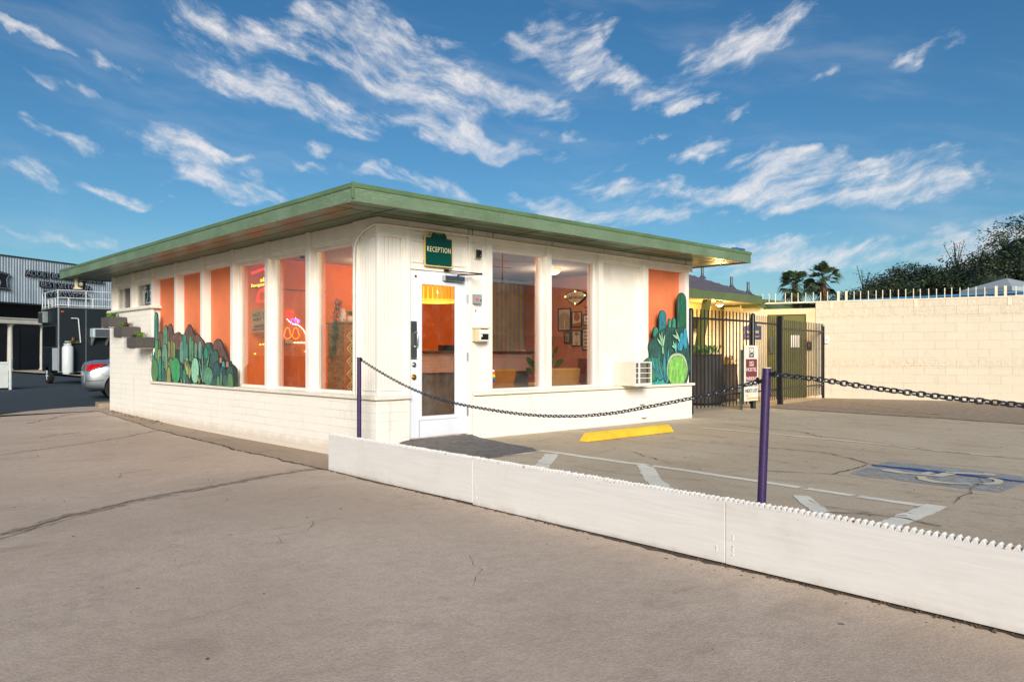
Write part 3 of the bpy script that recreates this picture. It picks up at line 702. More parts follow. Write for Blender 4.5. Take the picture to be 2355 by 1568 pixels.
for (a, c, d, e) in ((.625, .29, .672, 1.99), (1.190, .29, 1.237, 1.99), (.672, .29, 1.190, .338), (.672, 1.945, 1.190, 1.99)): b.box(a, .028, c, d, .0398, e)
DOOR = b.build('door', m_door, BLD, bevel=.003)
g = MB(); g.add([(.64,.062,.30),(1.222,.062,.30),(1.222,.062,1.98),(.64,.062,1.98)], [(0,1,2,3)]); g.build('glass', m_glass, DOOR, fix=False)
b = MB(); b.box(.512, .033, 1.03, .600, .0398, 1.49)
for zz in (1.045, 1.475):
    for xx in (.522, .590): b.ellip((xx, .032, zz), (.005, .003, .005), 8)
b.tube([(.580,.036,1.18),(.580,-.005,1.19),(.580,-.012,1.21),(.580,-.012,1.33),(.580,-.005,1.35),(.580,.036,1.36)], .008, 8); b.build('pull_handle', m_metal, DOOR, smooth=True)
def rosette(z, r, mat, nm):
    b = MB(); b.tube([(.556,.0396,z),(.556,.028,z)], r, 20); b.tube([(.556,.030,z),(.556,.012,z)], r*.62, 18); b.box(.552, .008, z-.010, .560, .0125, z+.010); b.build(nm, mat, DOOR, smooth=True)
rosette(.965, .030, m_metal, 'lock'); rosette(.815, .034, m_brass, 'deadbolt')
b = MB(); b.tube([(.585,.0396,2.035),(.585,.034,2.035)], .014, 16); b.build('viewer', m_black, DOOR, smooth=True)
b = MB(); b.box(.990, -.030, 2.005, 1.305, .0395, 2.070); b.build('closer_body', m_metal, DOOR, bevel=.004)
b = MB(); b.tube([(1.215,-.005,2.071),(1.215,-.005,2.095)], .014, 10); b.tube([(1.215,-.005,2.09),(1.47,-.16,2.105)], .008, 6); b.tube([(1.47,-.16,2.112),(1.04,.02,2.135)], .007, 6); b.tube([(1.47,-.16,2.095),(1.47,-.16,2.122)], .012, 8); b.box(1.01, .005, 2.12, 1.07, .0295, 2.148); b.build('closer_arm', m_black, DOOR, smooth=True)
for zz in (.36, 1.06, 1.80):
    b = MB(); b.tube([(1.404,.030,zz-.055),(1.404,.030,zz+.055)], .0085, 10); b.box(1.392, .0355, zz-.05, 1.4115, .0395, zz+.05); b.build('hinge', m_metal, DOOR, smooth=True)
# roof: soffit boards, fascia and a metal edge
RX0, RX1, RY0, RY1 = -.707, 7.27, -.633, 10.82
b = MB(); b.box(RX0+.03, RY0+.03, SOF, RX1-.03, RY1-.03, 2.83)
b.build('soffit', m_soffit, BLD)
b = MB()
for yy in (-.40, -.17): b.box(RX0+.031, yy, SOF-.0025, RX1-.031, yy+.006, SOF)
for xx in (-.47, -.23): b.box(xx, RY0+.4, SOF-.0025, xx+.006, RY1-.031, SOF)
for k in range(7): b.box(-.1+k*1.13, RY0+.031, SOF-.003, -.1+k*1.13+.012, -.01, SOF-.0003)
b.build('soffit_joint', M('soffit_gap', '2c3325', .9, .2, 10), BLD)
b = MB()
b.box(RX0, RY0, 2.675, RX1, RY0+.029, 2.832); b.box(RX0, RY1-.029, 2.675, RX1, RY1, 2.832)
b.box(RX0, RY0+.0292, 2.675, RX0+.029, RY1-.0292, 2.832); b.box(RX1-.029, RY0+.0292, 2.675, RX1, RY1-.0292, 2.832)
b.build('fascia', m_fascia, BLD, bevel=.004)
b = MB(); e = .010; zf, zt = 2.8185, TOP
b.box(RX0-e, RY0-e, zf, RX1+e, RY0-.001, zt); b.box(RX0-e, RY1+.001, zf, RX1+e, RY1+e, zt); b.box(RX0-e, RY0-.0008, zf, RX0-.001, RY1+.0008, zt); b.box(RX1+.001, RY0-.0008, zf, RX1+e, RY1+.0008, zt)
for k in range(3): b.box(RX0-e-.003, 1.6+k*3.05, zf, RX0-e, 1.6+k*3.05+.10, zt+.003); b.box(1.9+k*2.4, RY0-e-.003, zf, 1.9+k*2.4+.10, RY0-e, zt+.003)
b.box(RX0-e-.004, RY0-e-.004, 2.70, RX0+.012, RY0+.012, zt+.004)
b.build('roof_edging', m_flash, BLD, bevel=.003)
b = MB(); b.box(RX0+.001, RY0+.001, 2.834, RX1-.001, RY1-.001, 2.856); b.build('roof', m_roofing, BLD)
b = MB(); b.box(6.86, -.60, 2.857, 7.14, -.50, 2.915); b.tube([(7.16,-.55,2.89),(6.80,-.55,2.885)], .03, 10); b.build('roof_pipe', M('blue_grey_pipe', '3d5f86', .5, .15, 12), BLD, bevel=.004)
# painted conduit running under the eave and down the corner
c = [(6.40,-.018,2.600),(4.0,-.018,2.604),(1.5,-.018,2.604),(.30,-.018,2.602),(.12,-.018,2.600),(.03,-.016,2.598),(-.018,.02,2.592),(-.018,.12,2.575),(-.018,.24,2.545),(-.018,.36,2.485),(-.018,.43,2.395),(-.018,.452,2.28),(-.018,.455,1.6),(-.018,.455,.605)]
b = MB(); b.tube(c, .0125, 10)
for x in (.62, 2.05, 2.26, 5.62, 4.12): b.tube([(x,-.018,2.603),(x+.05,-.018,2.603)], .0175, 10)
b.tube([(-.018,.455,1.86),(-.018,.455,1.80)], .018, 10)
b.build('conduit', m_conduit, BLD, smooth=True)
for (x, z) in ((4.985, .345), (5.03, .135)):
    b = MB(); b.prism([(-.002, z+.055), (-.070, z-.035), (-.070, z-.045), (-.002, z-.045)], 'x', x-.05, x+.05); b.build('wall_vent', m_brick, BLD, bevel=.002)
    b = MB(); b.box(x-.045, -.065, z-.0475, x+.045, -.004, z-.0455); b.build('vent_slot', m_dark, BLD)
# interior shell
b = MB(); b.box(.21, .21, .02, 6.21, 3.93, .05); b.box(.21, 4.0, .02, 6.21, 9.69, .05); b.build('interior_floor', M('tan_floor', '9b7a5c', .5, .1, 3, .05, 40), BLD)
m_ceil = M('popcorn_ceiling', 'b9aea3', .95, .15, 30, 1.0, 60)
b = MB(); b.box(.195, .205, 2.60, 6.21, 9.69, 2.685); b.build('ceiling', m_ceil, BLD)
b = MB(); b.box(.165, 3.925, .05, 6.21, 4.005, 2.60); b.build('partition_wall', m_orange_in, BLD)
b = MB(); b.box(6.17, .21, .05, 6.215, 3.92, 2.60); b.build('end_wall', m_pink_in, BLD)
b = MB(); b.box(.205, 4.01, .05, .24, 7.43, 2.6); b.build('back_wall', m_dark, BLD); b = MB(); b.box(2.2, 7.35, .05, 2.25, 9.69, 2.6); b.build('back_wall', m_dark, BLD)
# inner reveals of the glazed bays, painted like the room
b = MB()
for y in YP[:4]: b.box(.2005, y-.05, .603, .235, y+.05, 2.60)
for x in XP[2:5]: b.box(x-.05, .2005, .603, x+.05, .235, 2.60)
b.box(.2005, .21, .05, .235, 3.92, .60); b.box(1.5, .2005, .05, 6.16, .235, .60)
b.build('inner_casing', M('inner_casing_orange', 'd98862', .6, .06, 5), BLD)

# ------------------------------------------------------------------ things fixed to the reception building
RX, RY_, UZ = (1,0,0), (0,-1,0), (0,0,1)
def reception_sign():
    t = thing('reception_sign', 'dark green arched RECEPTION sign above the glazed door', 'sign', (.90, .0, 2.12))
    x0, x1, zb, zs, zt = .683, 1.117, 2.168, 2.532, 2.625; c = .90
    def outline(i):
        p = []; r = .022
        for (cx, cz, a0) in ((x0+i+r, zb+i+r, PI), (x1-i-r, zb+i+r, 1.5*PI)):
            p += [(cx+r*math.cos(a0+k*PI/8), cz+r*math.sin(a0+k*PI/8)) for k in range(5)]
        p += [(x1-i, zs-i-.012), (x1-i-.012, zs-i), (c+.135-i*.6, zs-i)]
        p += [(c+(.128-i*.6)*math.cos(a), zs-i*.2+(zt-zs-i*.8)*math.sin(a)) for a in [k*PI/14 for k in range(15)]]
        p += [(c-.135+i*.6, zs-i), (x0+i+.012, zs-i), (x0+i, zs-i-.012)]
        return p
    b = MB(); b.prism(outline(0), 'y', -.012, .002); b.build('sign_board', m_gold, t)
    b = MB(); b.prism(outline(.013), 'y', -.0145, -.0122); b.build('sign_face', m_green_sign, t)
    text('lettering', 'RECEPTION', M('pale_gold_letters', 'fff0bd', .4, .03, 6), (.90, -.0165, 2.345), RX, UZ, .365, .064, .002, bold=.0, spacing=1.16, parent=t, align='CENTER')
    b = MB()
    for s in (-1, 1):
        for (cx, r, n) in ((.024, .017, 22), (.055, .011, 18)):
            b.tube([(c+s*(cx+r*(1-k/(n*1.25))*math.cos(k*.42)), -.016, 2.583-(.022-cx)*-.12+r*(1-k/(n*1.25))*math.sin(k*.42)) for k in range(n)], .0024, 5)
    b.tube([(c,-.016,2.575),(c,-.016,2.603)], .003, 5)
    b.build('scroll_ornament', m_gold, t, smooth=True)
    for zz in (2.185, 2.555): b = MB(); b.ellip((.90,-.0145,zz), (.006,.004,.006), 8); b.build('screw', m_chrome, t, smooth=True)
    for (xx, zz) in ((.70,2.20),(1.08,2.20),(.70,2.48),(1.08,2.48)): b = MB(); b.box(xx,.0025,zz,xx+.02,.035,zz+.04); b.build('bracket', m_black, t)
reception_sign()
t = thing('motion_sensor', 'small black sensor on a cream base high beside the door', 'sensor', (1.56,.05,2.39))
b = MB(); b.box(1.525, .020, 2.325, 1.60, .0545, 2.445); b.build('base', m_cream, t, bevel=.004)
b = MB(); b.prism([(.0195,2.328),(-.025,2.345),(-.028,2.43),(.0195,2.445)], 'x', 1.53, 1.595); b.build('sensor_face', m_black, t, bevel=.005)
b = MB(); b.ellip((1.575,-.027,2.365), (.010,.005,.010), 10); b.build('lens', m_greybox, t, smooth=True)
t = thing('key_switch_box', 'grey steel box with a pink arrow beside the door hinges', 'switch box', (1.56,.05,1.80))
b = MB(); b.box(1.492, -.012, 1.745, 1.610, .0545, 1.865); b.build('box', m_greybox, t, bevel=.003)
m_pinkarrow = M('pink_arrow', 'd1516a', .5, .05, 8)
b = MB(); b.prism([(1.498,1.781),(1.523,1.781),(1.523,1.768),(1.550,1.795),(1.523,1.822),(1.523,1.809),(1.498,1.809)], 'y', -.0142, -.0125); b.build('arrow', m_pinkarrow, t)
b = MB(); b.tube([(1.580,-.0145,1.790),(1.580,-.020,1.790)], .009, 12); b.build('keyhole', m_black, t, smooth=True)
t = thing('paper_notice', 'white paper notice with an arrow above the card reader', 'notice', (1.55,.05,1.55))
b = MB(); b.box(1.492, .0495, 1.49, 1.640, .0525, 1.690); b.box(1.492, .0498, 1.44, 1.630, .0528, 1.4895); b.build('sheet', m_papr, t)
b = MB(); b.prism([(1.548,1.630),(1.558,1.630),(1.558,1.655),(1.567,1.655),(1.553,1.675),(1.539,1.655),(1.548,1.655)], 'y', .0475, .0490); b.build('arrow', m_ink, t)
t = thing('card_reader', 'cream call box with an open front beside the door', 'call box', (1.57,.05,1.33))
b = MB(); b.box(1.490, -.085, 1.255, 1.660, .0545, 1.42); b.box(1.480, -.102, 1.4205, 1.672, .0545, 1.44); b.build('housing', m_cream, t, bevel=.004)
b = MB(); b.box(1.502, -.0985, 1.355, 1.652, -.0855, 1.408); b.box(1.502,-.092,1.262,1.652,-.0855,1.278); b.box(1.502,-.092,1.2785,1.522,-.0855,1.354); b.build('front_flap', m_trim, t, bevel=.002)
b = MB(); b.box(1.5225, -.0875, 1.279, 1.650, -.0852, 1.354); b.box(1.53, -.0875, 1.4085, 1.64, -.0852, 1.418); b.build('slot', m_black, t)
b = MB(); b.box(1.524, -.0895, 1.315, 1.548, -.0876, 1.350); b.build('label', m_papr, t)
b = MB(); b.ellip((1.635,.053,1.475), (.006,.004,.006), 8); b.ellip((1.635,.053,1.452), (.005,.004,.005), 8); tag(b.build('wall_screw', m_black, smooth=True), 'pair of dark screws in the white panel above the call box', 'screws')

def air_conditioner():
    t = thing('window_air_conditioner', 'cream window air conditioner with white grille on the parking side sill', 'air conditioner', (4.62,-.12,.607))
    x0, x1, y0, y1, z0, z1 = 4.45, 4.86, -.30, .124, .607, .975
    b = MB(); b.box(x0, y0+.030, z0, x1, y1, z1); b.build('casing', M('ac_casing', 'dbd1bf', .45, .05, 6, .05, 60), t, bevel=.006)
    b = MB(); yf = y0
    b.box(x0-.004, yf, z0-.002, x1+.004, yf+.018, z0+.040); b.box(x0-.004, yf, z1-.016, x1+.004, yf+.018, z1+.003); b.box(x0-.004, yf, z0+.0402, x0+.010, yf+.018, z1-.0162); b.box(x1-.010, yf, z0+.0402, x1+.004, yf+.018, z1-.0162)
    for k in range(3): z = z0+.040+(k+1)*(z1-.016-z0-.040)/4; b.box(x0+.0102, yf+.002, z-.006, x1-.0102, yf+.016, z+.006)
    b.box(x0+.075, yf-.001, z0+.0402, x0+.120, yf+.0015, z1-.0162)
    b.build('grille', M('white_grille', 'e9e4da', .4, .04, 8), t, bevel=.002)
    b = MB()
    for k in range(52): xx = x0+.016+k*.0073; b.box(xx, yf+.021, z0+.045, xx+.003, yf+.029, z1-.02)
    b.build('fins', M('ac_fins', '9a938a', .5, .1, 20, metal=.4), t)
    b = MB(); b.box(4.755, yf+.0195, z0+.05, 4.80, yf+.0208, z1-.02); b.build('dark_panel', M('dark_green_panel', '3b3f22', .5, .2, 6), t)
    for xx in (4.50, 4.63, 4.80): b = MB(); b.ellip((xx, yf-.001, z0+.020), (.004,.003,.004), 6); b.build('screw', m_black, t, smooth=True)
air_conditioner()

# ------------------------------------------------------------------ painted plywood cutouts on the sills
def paint(name, c, dark=.55, ribs=0, fuzz=0):
    if name in MATS: return MATS[name]
    q = NT(name); a = lin(c); v = q.map((1,1,1))
    n = q.noise(q.map((16,16,3.5)), 1.6, 7, .7, .6)
    cc = q.mix(q.ramp(n, .33, .66), tuple(x*dark*.75 for x in a), tuple(min(1, x*1.15) for x in a))
    cc = q.mix(q.ramp(q.noise(q.map((60,60,14)), 1, 4, .7), .52, .72, 0, .5), cc, tuple(min(1, x*1.7) for x in a))
    if ribs:
        w = q.new('ShaderNodeTexWave', wave_type='BANDS', bands_direction='X'); q.l.new(q.map((1,1,1), rot=(0,0,PI/4)), w.inputs[0]); w.inputs['Scale'].default_value = ribs; w.inputs['Distortion'].default_value = .8
        cc = q.mix(q.ramp(w.outputs['Fac'], .25, .6, .65, 0), cc, tuple(x*.33 for x in a))
    if fuzz:
        cc = q.mix(q.ramp(q.noise(q.map((70,70,70)), 1, 5, .75), .50, .62, 0, .7), cc, lin('cfe6c0'))
    hsv = q.new('ShaderNodeHueSaturation'); q.l.new(cc, hsv.inputs['Color']); hsv.inputs['Saturation'].default_value = .92; hsv.inputs['Value'].default_value = 1.12
    q.put(hsv.outputs[0], q.p.inputs['Base Color']); q.p.inputs['Roughness'].default_value = .62
    MATS[name] = q.m; return q.m
pg = {k: paint('paint_'+k, *v) for k, v in dict(
    hill=('6e5048', .6), hill2=('7d5a4c', .55), under=('34503f', .45), teal=('3f8a78', .6), green=('5a9470', .6), sage=('6c9a86', .62), olive=('7f9a58', .65), straw=('9a9a5e', .65),
    slate=('46695f', .55), slate2=('3c5c5c', .55), moss=('5d8a55', .6), mint=('7cc4a2', .7, 0, 1), bright=('3fae6a', .6, 13), agave=('6aa08a', .55), grass=('b9c671', .7), coral=('c9745c', .7), aqua=('3aa0a8', .7),
    emer=('2f8f72', .55), deep=('1f6f50', .5, 10), deepteal=('1c7f88', .6), lime=('7cc04a', .6), fringe=('a7bf92', .5, 0, 1), under2=('2c5a50', .4), lobe=('3f8a68', .5, 8), tealblade=('2c8f92', .55), blue=('0a93ad', .7), antler=('93c595', .75), mintant=('7cccae', .8), tuft=('1fa597', .7)).items()}
m_edge = M('cutout_edge', '23332b', .8, .2, 12)
def cutouts():
    t = thing('cactus_and_hills_cutout', 'long painted plywood cutout of cacti and brown hills along the driveway sill', 'mural cutout', (-.015,5.55,.606))
    lay = [0]
    def slab(name, pts, mat, th=.014):
        lay[0] += 1; f = -.004-lay[0]*.00062
        b = MB(); b.prism([(p[0], max(.6045, p[1])) for p in pts], 'x', f, .010+lay[0]*.0002, 1); n = len(pts)
        b.mi[-n-1] = 1; b.mi[-n-2] = 0
        b.prism([(p[0], max(.6045, p[1])) for p in grow(pts, .009)], 'x', f+.00032, .0098+lay[0]*.0002, 1)
        return b.build(name, [mat, m_edge], t, fix=False)
    H = [[(7.13,1.41),(7.06,1.47),(6.97,1.49),(6.88,1.46),(6.83,1.4),(6.82,1.0),(7.13,1.0)],[(6.6,1.0),(6.57,1.53),(6.48,1.62),(6.41,1.59),(6.34,1.48),(6.30,1.42),(6.23,1.0)],
         [(6.51,1.0),(6.4,1.37),(6.29,1.43),(6.09,1.47),(5.98,1.43),(5.9,1.38),(5.85,1.0)],[(5.98,1.0),(5.84,1.40),(5.71,1.53),(5.61,1.59),(5.51,1.54),(5.35,1.4),(5.28,1.34),(5.18,.95)],
         [(5.38,.95),(5.33,1.38),(5.23,1.41),(5.13,1.36),(4.96,1.25),(4.91,.95)],[(4.69,.75),(4.6,1.22),(4.51,1.31),(4.42,1.325),(4.31,1.29),(4.2,1.17),(4.04,1.01),(3.95,.94),(3.95,.75)]]
    H[3] = [(7.0,.62),(6.98,.62)] and H[3]
    for i, h in enumerate(H): slab('hill', smooth_loop(h, 4), pg['hill' if i % 2 else 'hill2'])
    slab('undergrowth', smooth_loop([(7.345,.60),(3.76,.60),(3.755,.87),(3.87,.92),(3.98,.96),(4.07,.98),(4.35,1.06),(4.65,1.17),(4.93,1.17),(5.18,1.14),(5.85,1.16),(6.51,1.18),(6.95,1.22),(7.13,1.25),(7.26,1.25),(7.30,1.1),(7.345,1.02)], 1), pg['under'])
    C = [('C',7.17,.18,.90,1.85,'teal'),('C',6.69,.22,1.0,1.60,'green'),('C',5.80,.19,.93,1.44,'teal'),('C',5.53,.11,.98,1.40,'green'),('C',5.92,.17,.95,1.32,'sage'),('C',5.12,.13,.95,1.31,'sage'),('C',5.30,.10,.95,1.29,'sage'),
         ('C',6.53,.045,.95,1.33,'straw'),('C',6.46,.045,1.0,1.31,'straw'),('C',6.36,.05,.93,1.34,'straw'),('C',6.29,.05,1.0,1.33,'olive'),('C',6.23,.05,.98,1.30,'straw'),('C',7.11,.05,1.0,1.36,'olive'),('C',7.05,.045,1.0,1.36,'moss'),('C',6.96,.05,1.0,1.34,'moss'),
         ('C',5.42,.08,.95,1.33,'moss'),('C',5.66,.06,.95,1.28,'sage'),('C',5.02,.06,.95,1.22,'slate'),
         ('E',4.78,.37,.80,1.28,'slate'),('E',4.86,.14,1.02,1.21,'emer'),('E',6.69,.24,.85,1.28,'sage'),('C',6.95,.21,.90,1.19,'olive'),('C',7.28,.11,.9,1.17,'teal'),
         ('E',6.38,.23,.75,1.02,'moss'),('E',5.66,.18,.75,1.04,'straw'),('C',4.50,.31,.75,1.16,'slate'),
         ('B',(6.60,.72),(6.69,1.05),.03,'olive'),('B',(6.60,.72),(6.55,1.06),.03,'grass'),('B',(6.60,.72),(6.47,1.05),.03,'olive'),('B',(6.60,.72),(6.46,.98),.03,'grass'),('B',(6.60,.72),(6.50,.91),.03,'olive'),
         ('C',6.91,.14,.62,1.05,'emer'),('C',6.76,.10,.62,.96,'teal'),('E',7.17,.35,.60,1.0,'moss'),('C',6.69,.22,.61,.82,'slate'),('C',6.47,.20,.61,.87,'straw'),('C',5.88,.08,.61,.92,'slate'),('E',6.13,.39,.60,1.03,'bright'),
         ('C',5.75,.16,.61,.84,'emer'),('B',(5.55,.62),(5.70,1.0),.035,'grass'),('B',(5.55,.62),(5.62,.98),.035,'grass'),('B',(5.55,.62),(5.56,.99),.035,'straw'),('B',(5.55,.62),(5.48,.95),.035,'grass'),('B',(5.55,.62),(5.42,.90),.035,'grass'),('E',5.27,.31,.62,1.03,'mint'),
         ('B',(4.93,.64),(5.11,1.02),.055,'agave'),('B',(4.93,.64),(4.97,1.13),.055,'agave'),('B',(4.93,.64),(4.77,1.02),.06,'slate'),('B',(4.93,.64),(4.67,1.10),.06,'agave'),('B',(4.93,.64),(4.84,.95),.05,'agave'),('B',(4.93,.64),(5.06,.90),.05,'sage'),
         ('E',4.73,.36,.60,.89,'green'),('C',4.41,.28,.70,.98,'slate2'),('C',4.14,.10,.88,.985,'aqua'),('C',4.24,.09,.96,1.05,'coral'),('E',4.17,.22,.66,.90,'slate2'),('C',3.90,.27,.66,.92,'slate2'),('C',3.99,.10,.90,.985,'coral'),
         ('C',5.59,.17,.605,.74,'slate'),('C',5.47,.10,.605,.68,'slate2'),('C',4.53,.11,.605,.72,'slate'),('C',4.43,.12,.605,.75,'slate2'),('C',4.32,.12,.605,.76,'moss'),('C',4.21,.07,.605,.81,'green'),('C',4.05,.19,.605,.78,'slate'),('C',3.88,.20,.605,.81,'moss'),
         ('B',(5.07,.61),(5.12,.74),.02,'grass'),('B',(5.07,.61),(5.07,.76),.02,'grass'),('B',(5.07,.61),(5.01,.72),.02,'grass'),('B',(5.80,.61),(5.84,.70),.02,'grass'),('B',(5.68,.61),(5.66,.69),.02,'grass')]
    for c in C:
        if c[0] == 'C': slab('cactus', capsule(*c[1:5]), pg[c[5]])
        elif c[0] == 'E': slab('cactus', egg(*c[1:5]), pg[c[5]])
        else: slab('leaf', blade(c[1], c[2], c[3]), pg[c[4]])
    t = thing('tall_cactus_cutout', 'painted plywood cutout of tall cacti at the end of the parking side sill', 'mural cutout', (5.62,-.015,.606))
    lay[0] = 0
    def slab2(name, pts, mat):
        lay[0] += 1; f = -.004-lay[0]*.0008
        b = MB(); b.prism([(p[0], max(.6045, p[1])) for p in pts], 'y', f, .010+lay[0]*.0002, 1); n = len(pts)
        b.mi[-n-1] = 1; b.mi[-n-2] = 0
        b.prism([(p[0], max(.6045, p[1])) for p in grow(pts, .008)], 'y', f+.0004, .0098+lay[0]*.0002, 1)
        return b.build(name, [mat, m_edge], t, fix=False)
    slab2('cactus', capsule(6.11,.27,1.15,2.13,14,.94), pg['deep']); slab2('cactus', capsule(5.56,.20,1.2,1.81,12,.92), pg['deepteal'])
    slab2('cactus', capsule(5.76,.08,1.2,1.68), pg['emer']); slab2('cactus', capsule(5.88,.10,1.2,1.70), pg['emer']); slab2('cactus', egg(5.37,.14,1.34,1.53), pg['emer'])
    slab2('undergrowth', smooth_loop([(4.99,.60),(4.985,.78),(5.03,.92),(5.1,.98),(5.20,1.03),(5.20,1.12),(5.18,1.2),(5.21,1.29),(5.29,1.35),(5.35,1.38),(5.46,1.46),(5.71,1.53),(5.96,1.52),(6.24,1.48),(6.25,.60)], 3), pg['under2'])
    slab2('cactus', egg(5.29,.61,.56,1.04), pg['lobe'])
    for q, w, bd in (((5.23,1.14),.06,.12),((5.44,1.16),.06,.10),((5.34,1.04),.06,.14),((5.34,.95),.06,.18),((5.32,.86),.06,.22),((5.60,1.21),.075,.03),((5.71,1.21),.075,-.03),((5.81,1.11),.07,-.05),((5.80,1.0),.06,-.08)): slab2('leaf', blade((5.64,.61), q, w, bd, 8), pg['tealblade'])
    slab2('cactus', egg(5.96,.60,.57,1.115), pg['fringe']); slab2('cactus', egg(5.965,.53,.55,1.06), pg['lime'])
    for (cx, w, z0, z1) in ((6.19,.11,1.18,1.54),(6.08,.12,1.20,1.46),(6.03,.15,1.15,1.30)): slab2('pad', egg(cx,w,z0,z1), pg['blue'])
    for p, q, w, k in (((5.55,1.10),(5.51,1.49),.035,'antler'),((5.52,1.24),(5.37,1.36),.03,'antler'),((5.51,1.30),(5.44,1.44),.03,'antler'),((5.54,1.22),(5.60,1.43),.03,'antler'),((6.02,1.30),(5.89,1.51),.035,'antler'),((5.96,1.36),(5.81,1.42),.035,'antler'),((5.92,1.13),(5.82,1.32),.03,'mintant'),((5.89,1.2),(5.78,1.24),.03,'mintant'),((5.90,1.14),(5.905,1.31),.03,'mintant')):
        slab2('branch', blade(p, q, w*1.25, 0, 8), pg[k])
    slab2('tuft', [(5.19,.60),(5.22,.65),(5.27,.635),(5.33,.66),(5.36,.645),(5.39,.71),(5.42,.655),(5.45,.665),(5.49,.65),(5.53,.69),(5.57,.645),(5.63,.60)], pg['tuft'])
cutouts()

# ------------------------------------------------------------------ wall planters on the tall brick end
m_plant_box = M('grey_planter_felt', '504b49', .9, .1, 30, .3, 120, dirt='474342', dirtamt=.4)
m_soil = M('potting_soil', '33261c', .95, .3, 30)
m_succ = {k: M('succulent_'+k, c, .5, .25, 20) for k, c in dict(green='4f7a2c', lime='7d9a33', purple='54303a', silver='a9a9a0').items()}
def planter(y0, y1, z0, z1, label, kinds, seed, bracket=False):
    t = thing('wall_planter', label, 'planter', (-.16, (y0+y1)/2, z0), group='planters stepping down the wall')
    b = MB(); x0, x1, w = -.335, -.022, .012
    b.box(x0, y0, z0, x1, y1, z0+.014); b.box(x0, y0, z0+.0142, x0+w, y1, z1); b.box(x1-w, y0, z0+.0142, x1, y1, z1); b.box(x0+w, y0, z0+.0142, x1-w, y0+w, z1); b.box(x0+w, y1-w, z0+.0142, x1-w, y1, z1)
    b.build('box', m_plant_box, t, bevel=.003)
    b = MB(); b.box(x0+w+.001, y0+w+.001, z0+.1, x1-w-.001, y1-w-.001, z1-.02); b.build('soil', m_soil, t)
    for ya in (y0+.02, y1-.05): b = MB(); b.box(-.33, ya, z0-.012, .0, ya+.03, z0-.0005); b.box(-.03, ya+.002, z0-.13, -.002, ya+.028, z0-.0123); b.build('bracket', m_trim, t)
    rr = random.Random(seed)
    for k, (fy, fx, kind, r) in enumerate(kinds):
        cy, cx = y0+(y1-y0)*fy, x0+.04+(x1-x0-.08)*fx; b = MB()
        if kind == 'silver':
            for i in range(26):
                a = rr.uniform(0, 2*PI); l = r*rr.uniform(.7, 1.5); b.tube([(cx+rr.uniform(-.05,.05), cy+rr.uniform(-.05,.05), z1-.03), (cx+math.cos(a)*l*.4, cy+math.sin(a)*l*.4, z1-.02+l)], [.003,.0015], 4)
        else:
            for i in range(46):
                a = rr.uniform(0, 2*PI); h = rr.random()**.7; d = r*rr.uniform(.3, 1)
                p = Vector((cx+math.cos(a)*d, cy+math.sin(a)*d, z1-.005+h*r*1.15)); b.ellip(p, (r*.20, r*.20, r*.10), 6)
                b.tube([(cx, cy, z1-.03), p], .003, 4)
        b.build('succulent', m_succ[kind], t, smooth=True)
    if bracket:
        b = MB(); b.tube([(-.05,y0+.22,z0-.002),(-.02,y0+.22,z0-.14),(-.004,y0+.22,z0-.26)], .004, 5); b.tube([(-.02,y0+.02,z0-.16),(-.02,y0+.24,z0-.16)], .004, 5); b.tube([(-.02,y0+.02,z0-.13),(-.004,y0+.02,z0-.30)], .004, 5); b.build('wire_bracket', M('rusty_wire', '8a6a4c', .7, .2, 20), t, smooth=True)
planter(8.753, 9.287, 1.633, 1.822, 'topmost grey planter at the far brick corner', [(.75,.4,'lime',.085),(.42,.45,'green',.08),(.16,.55,'silver',.07),(.55,.7,'green',.07)], 1)
planter(7.973, 8.496, 1.420, 1.612, 'middle grey planter with dark purple and green succulents', [(.72,.4,'green',.075),(.36,.5,'purple',.08),(.10,.6,'silver',.08),(.55,.6,'lime',.07)], 2)
planter(7.205, 7.718, 1.210, 1.404, 'lowest grey planter beside the green cactus cutout', [(.50,.4,'green',.085),(.80,.3,'purple',.06),(.12,.6,'silver',.08),(.38,.5,'lime',.07)], 3, True)
b = MB(); t = thing('security_light', 'small security light under the roof corner beside the big store', 'light', (-.5,10.35,2.60))
b.box(-.545, 10.28, 2.49, -.50, 10.36, 2.688); b.box(-.56, 10.24, 2.44, -.42, 10.38, 2.488); b.build('bracket', m_cream, t, bevel=.004)
b = MB(); b.tube([(-.45,10.22,2.545),(-.49,10.10,2.535)], .055, 14); b.box(-.50, 10.13, 2.49, -.40, 10.23, 2.60); b.build('lamp_head', m_black, t, smooth=True)
b = MB(); b.tube([(-.49,10.099,2.535),(-.493,10.09,2.5345)], .036, 14); b.build('lens', m_chrome, t, smooth=True)
t = thing('eave_floodlight', 'small green floodlight under the eave at the fence end', 'light', (6.75,1.6,2.64))
b = MB(); b.tube([(6.75,1.6,2.689),(6.75,1.6,2.65)], .06, 14); b.box(6.66, 1.52, 2.585, 6.84, 1.68, 2.649); b.build('housing', m_flash, t, bevel=.006)
b = MB(); b.ellip((6.70,1.51,2.60), (.035,.03,.035), 10); b.build('lens', m_greybox, t, smooth=True)

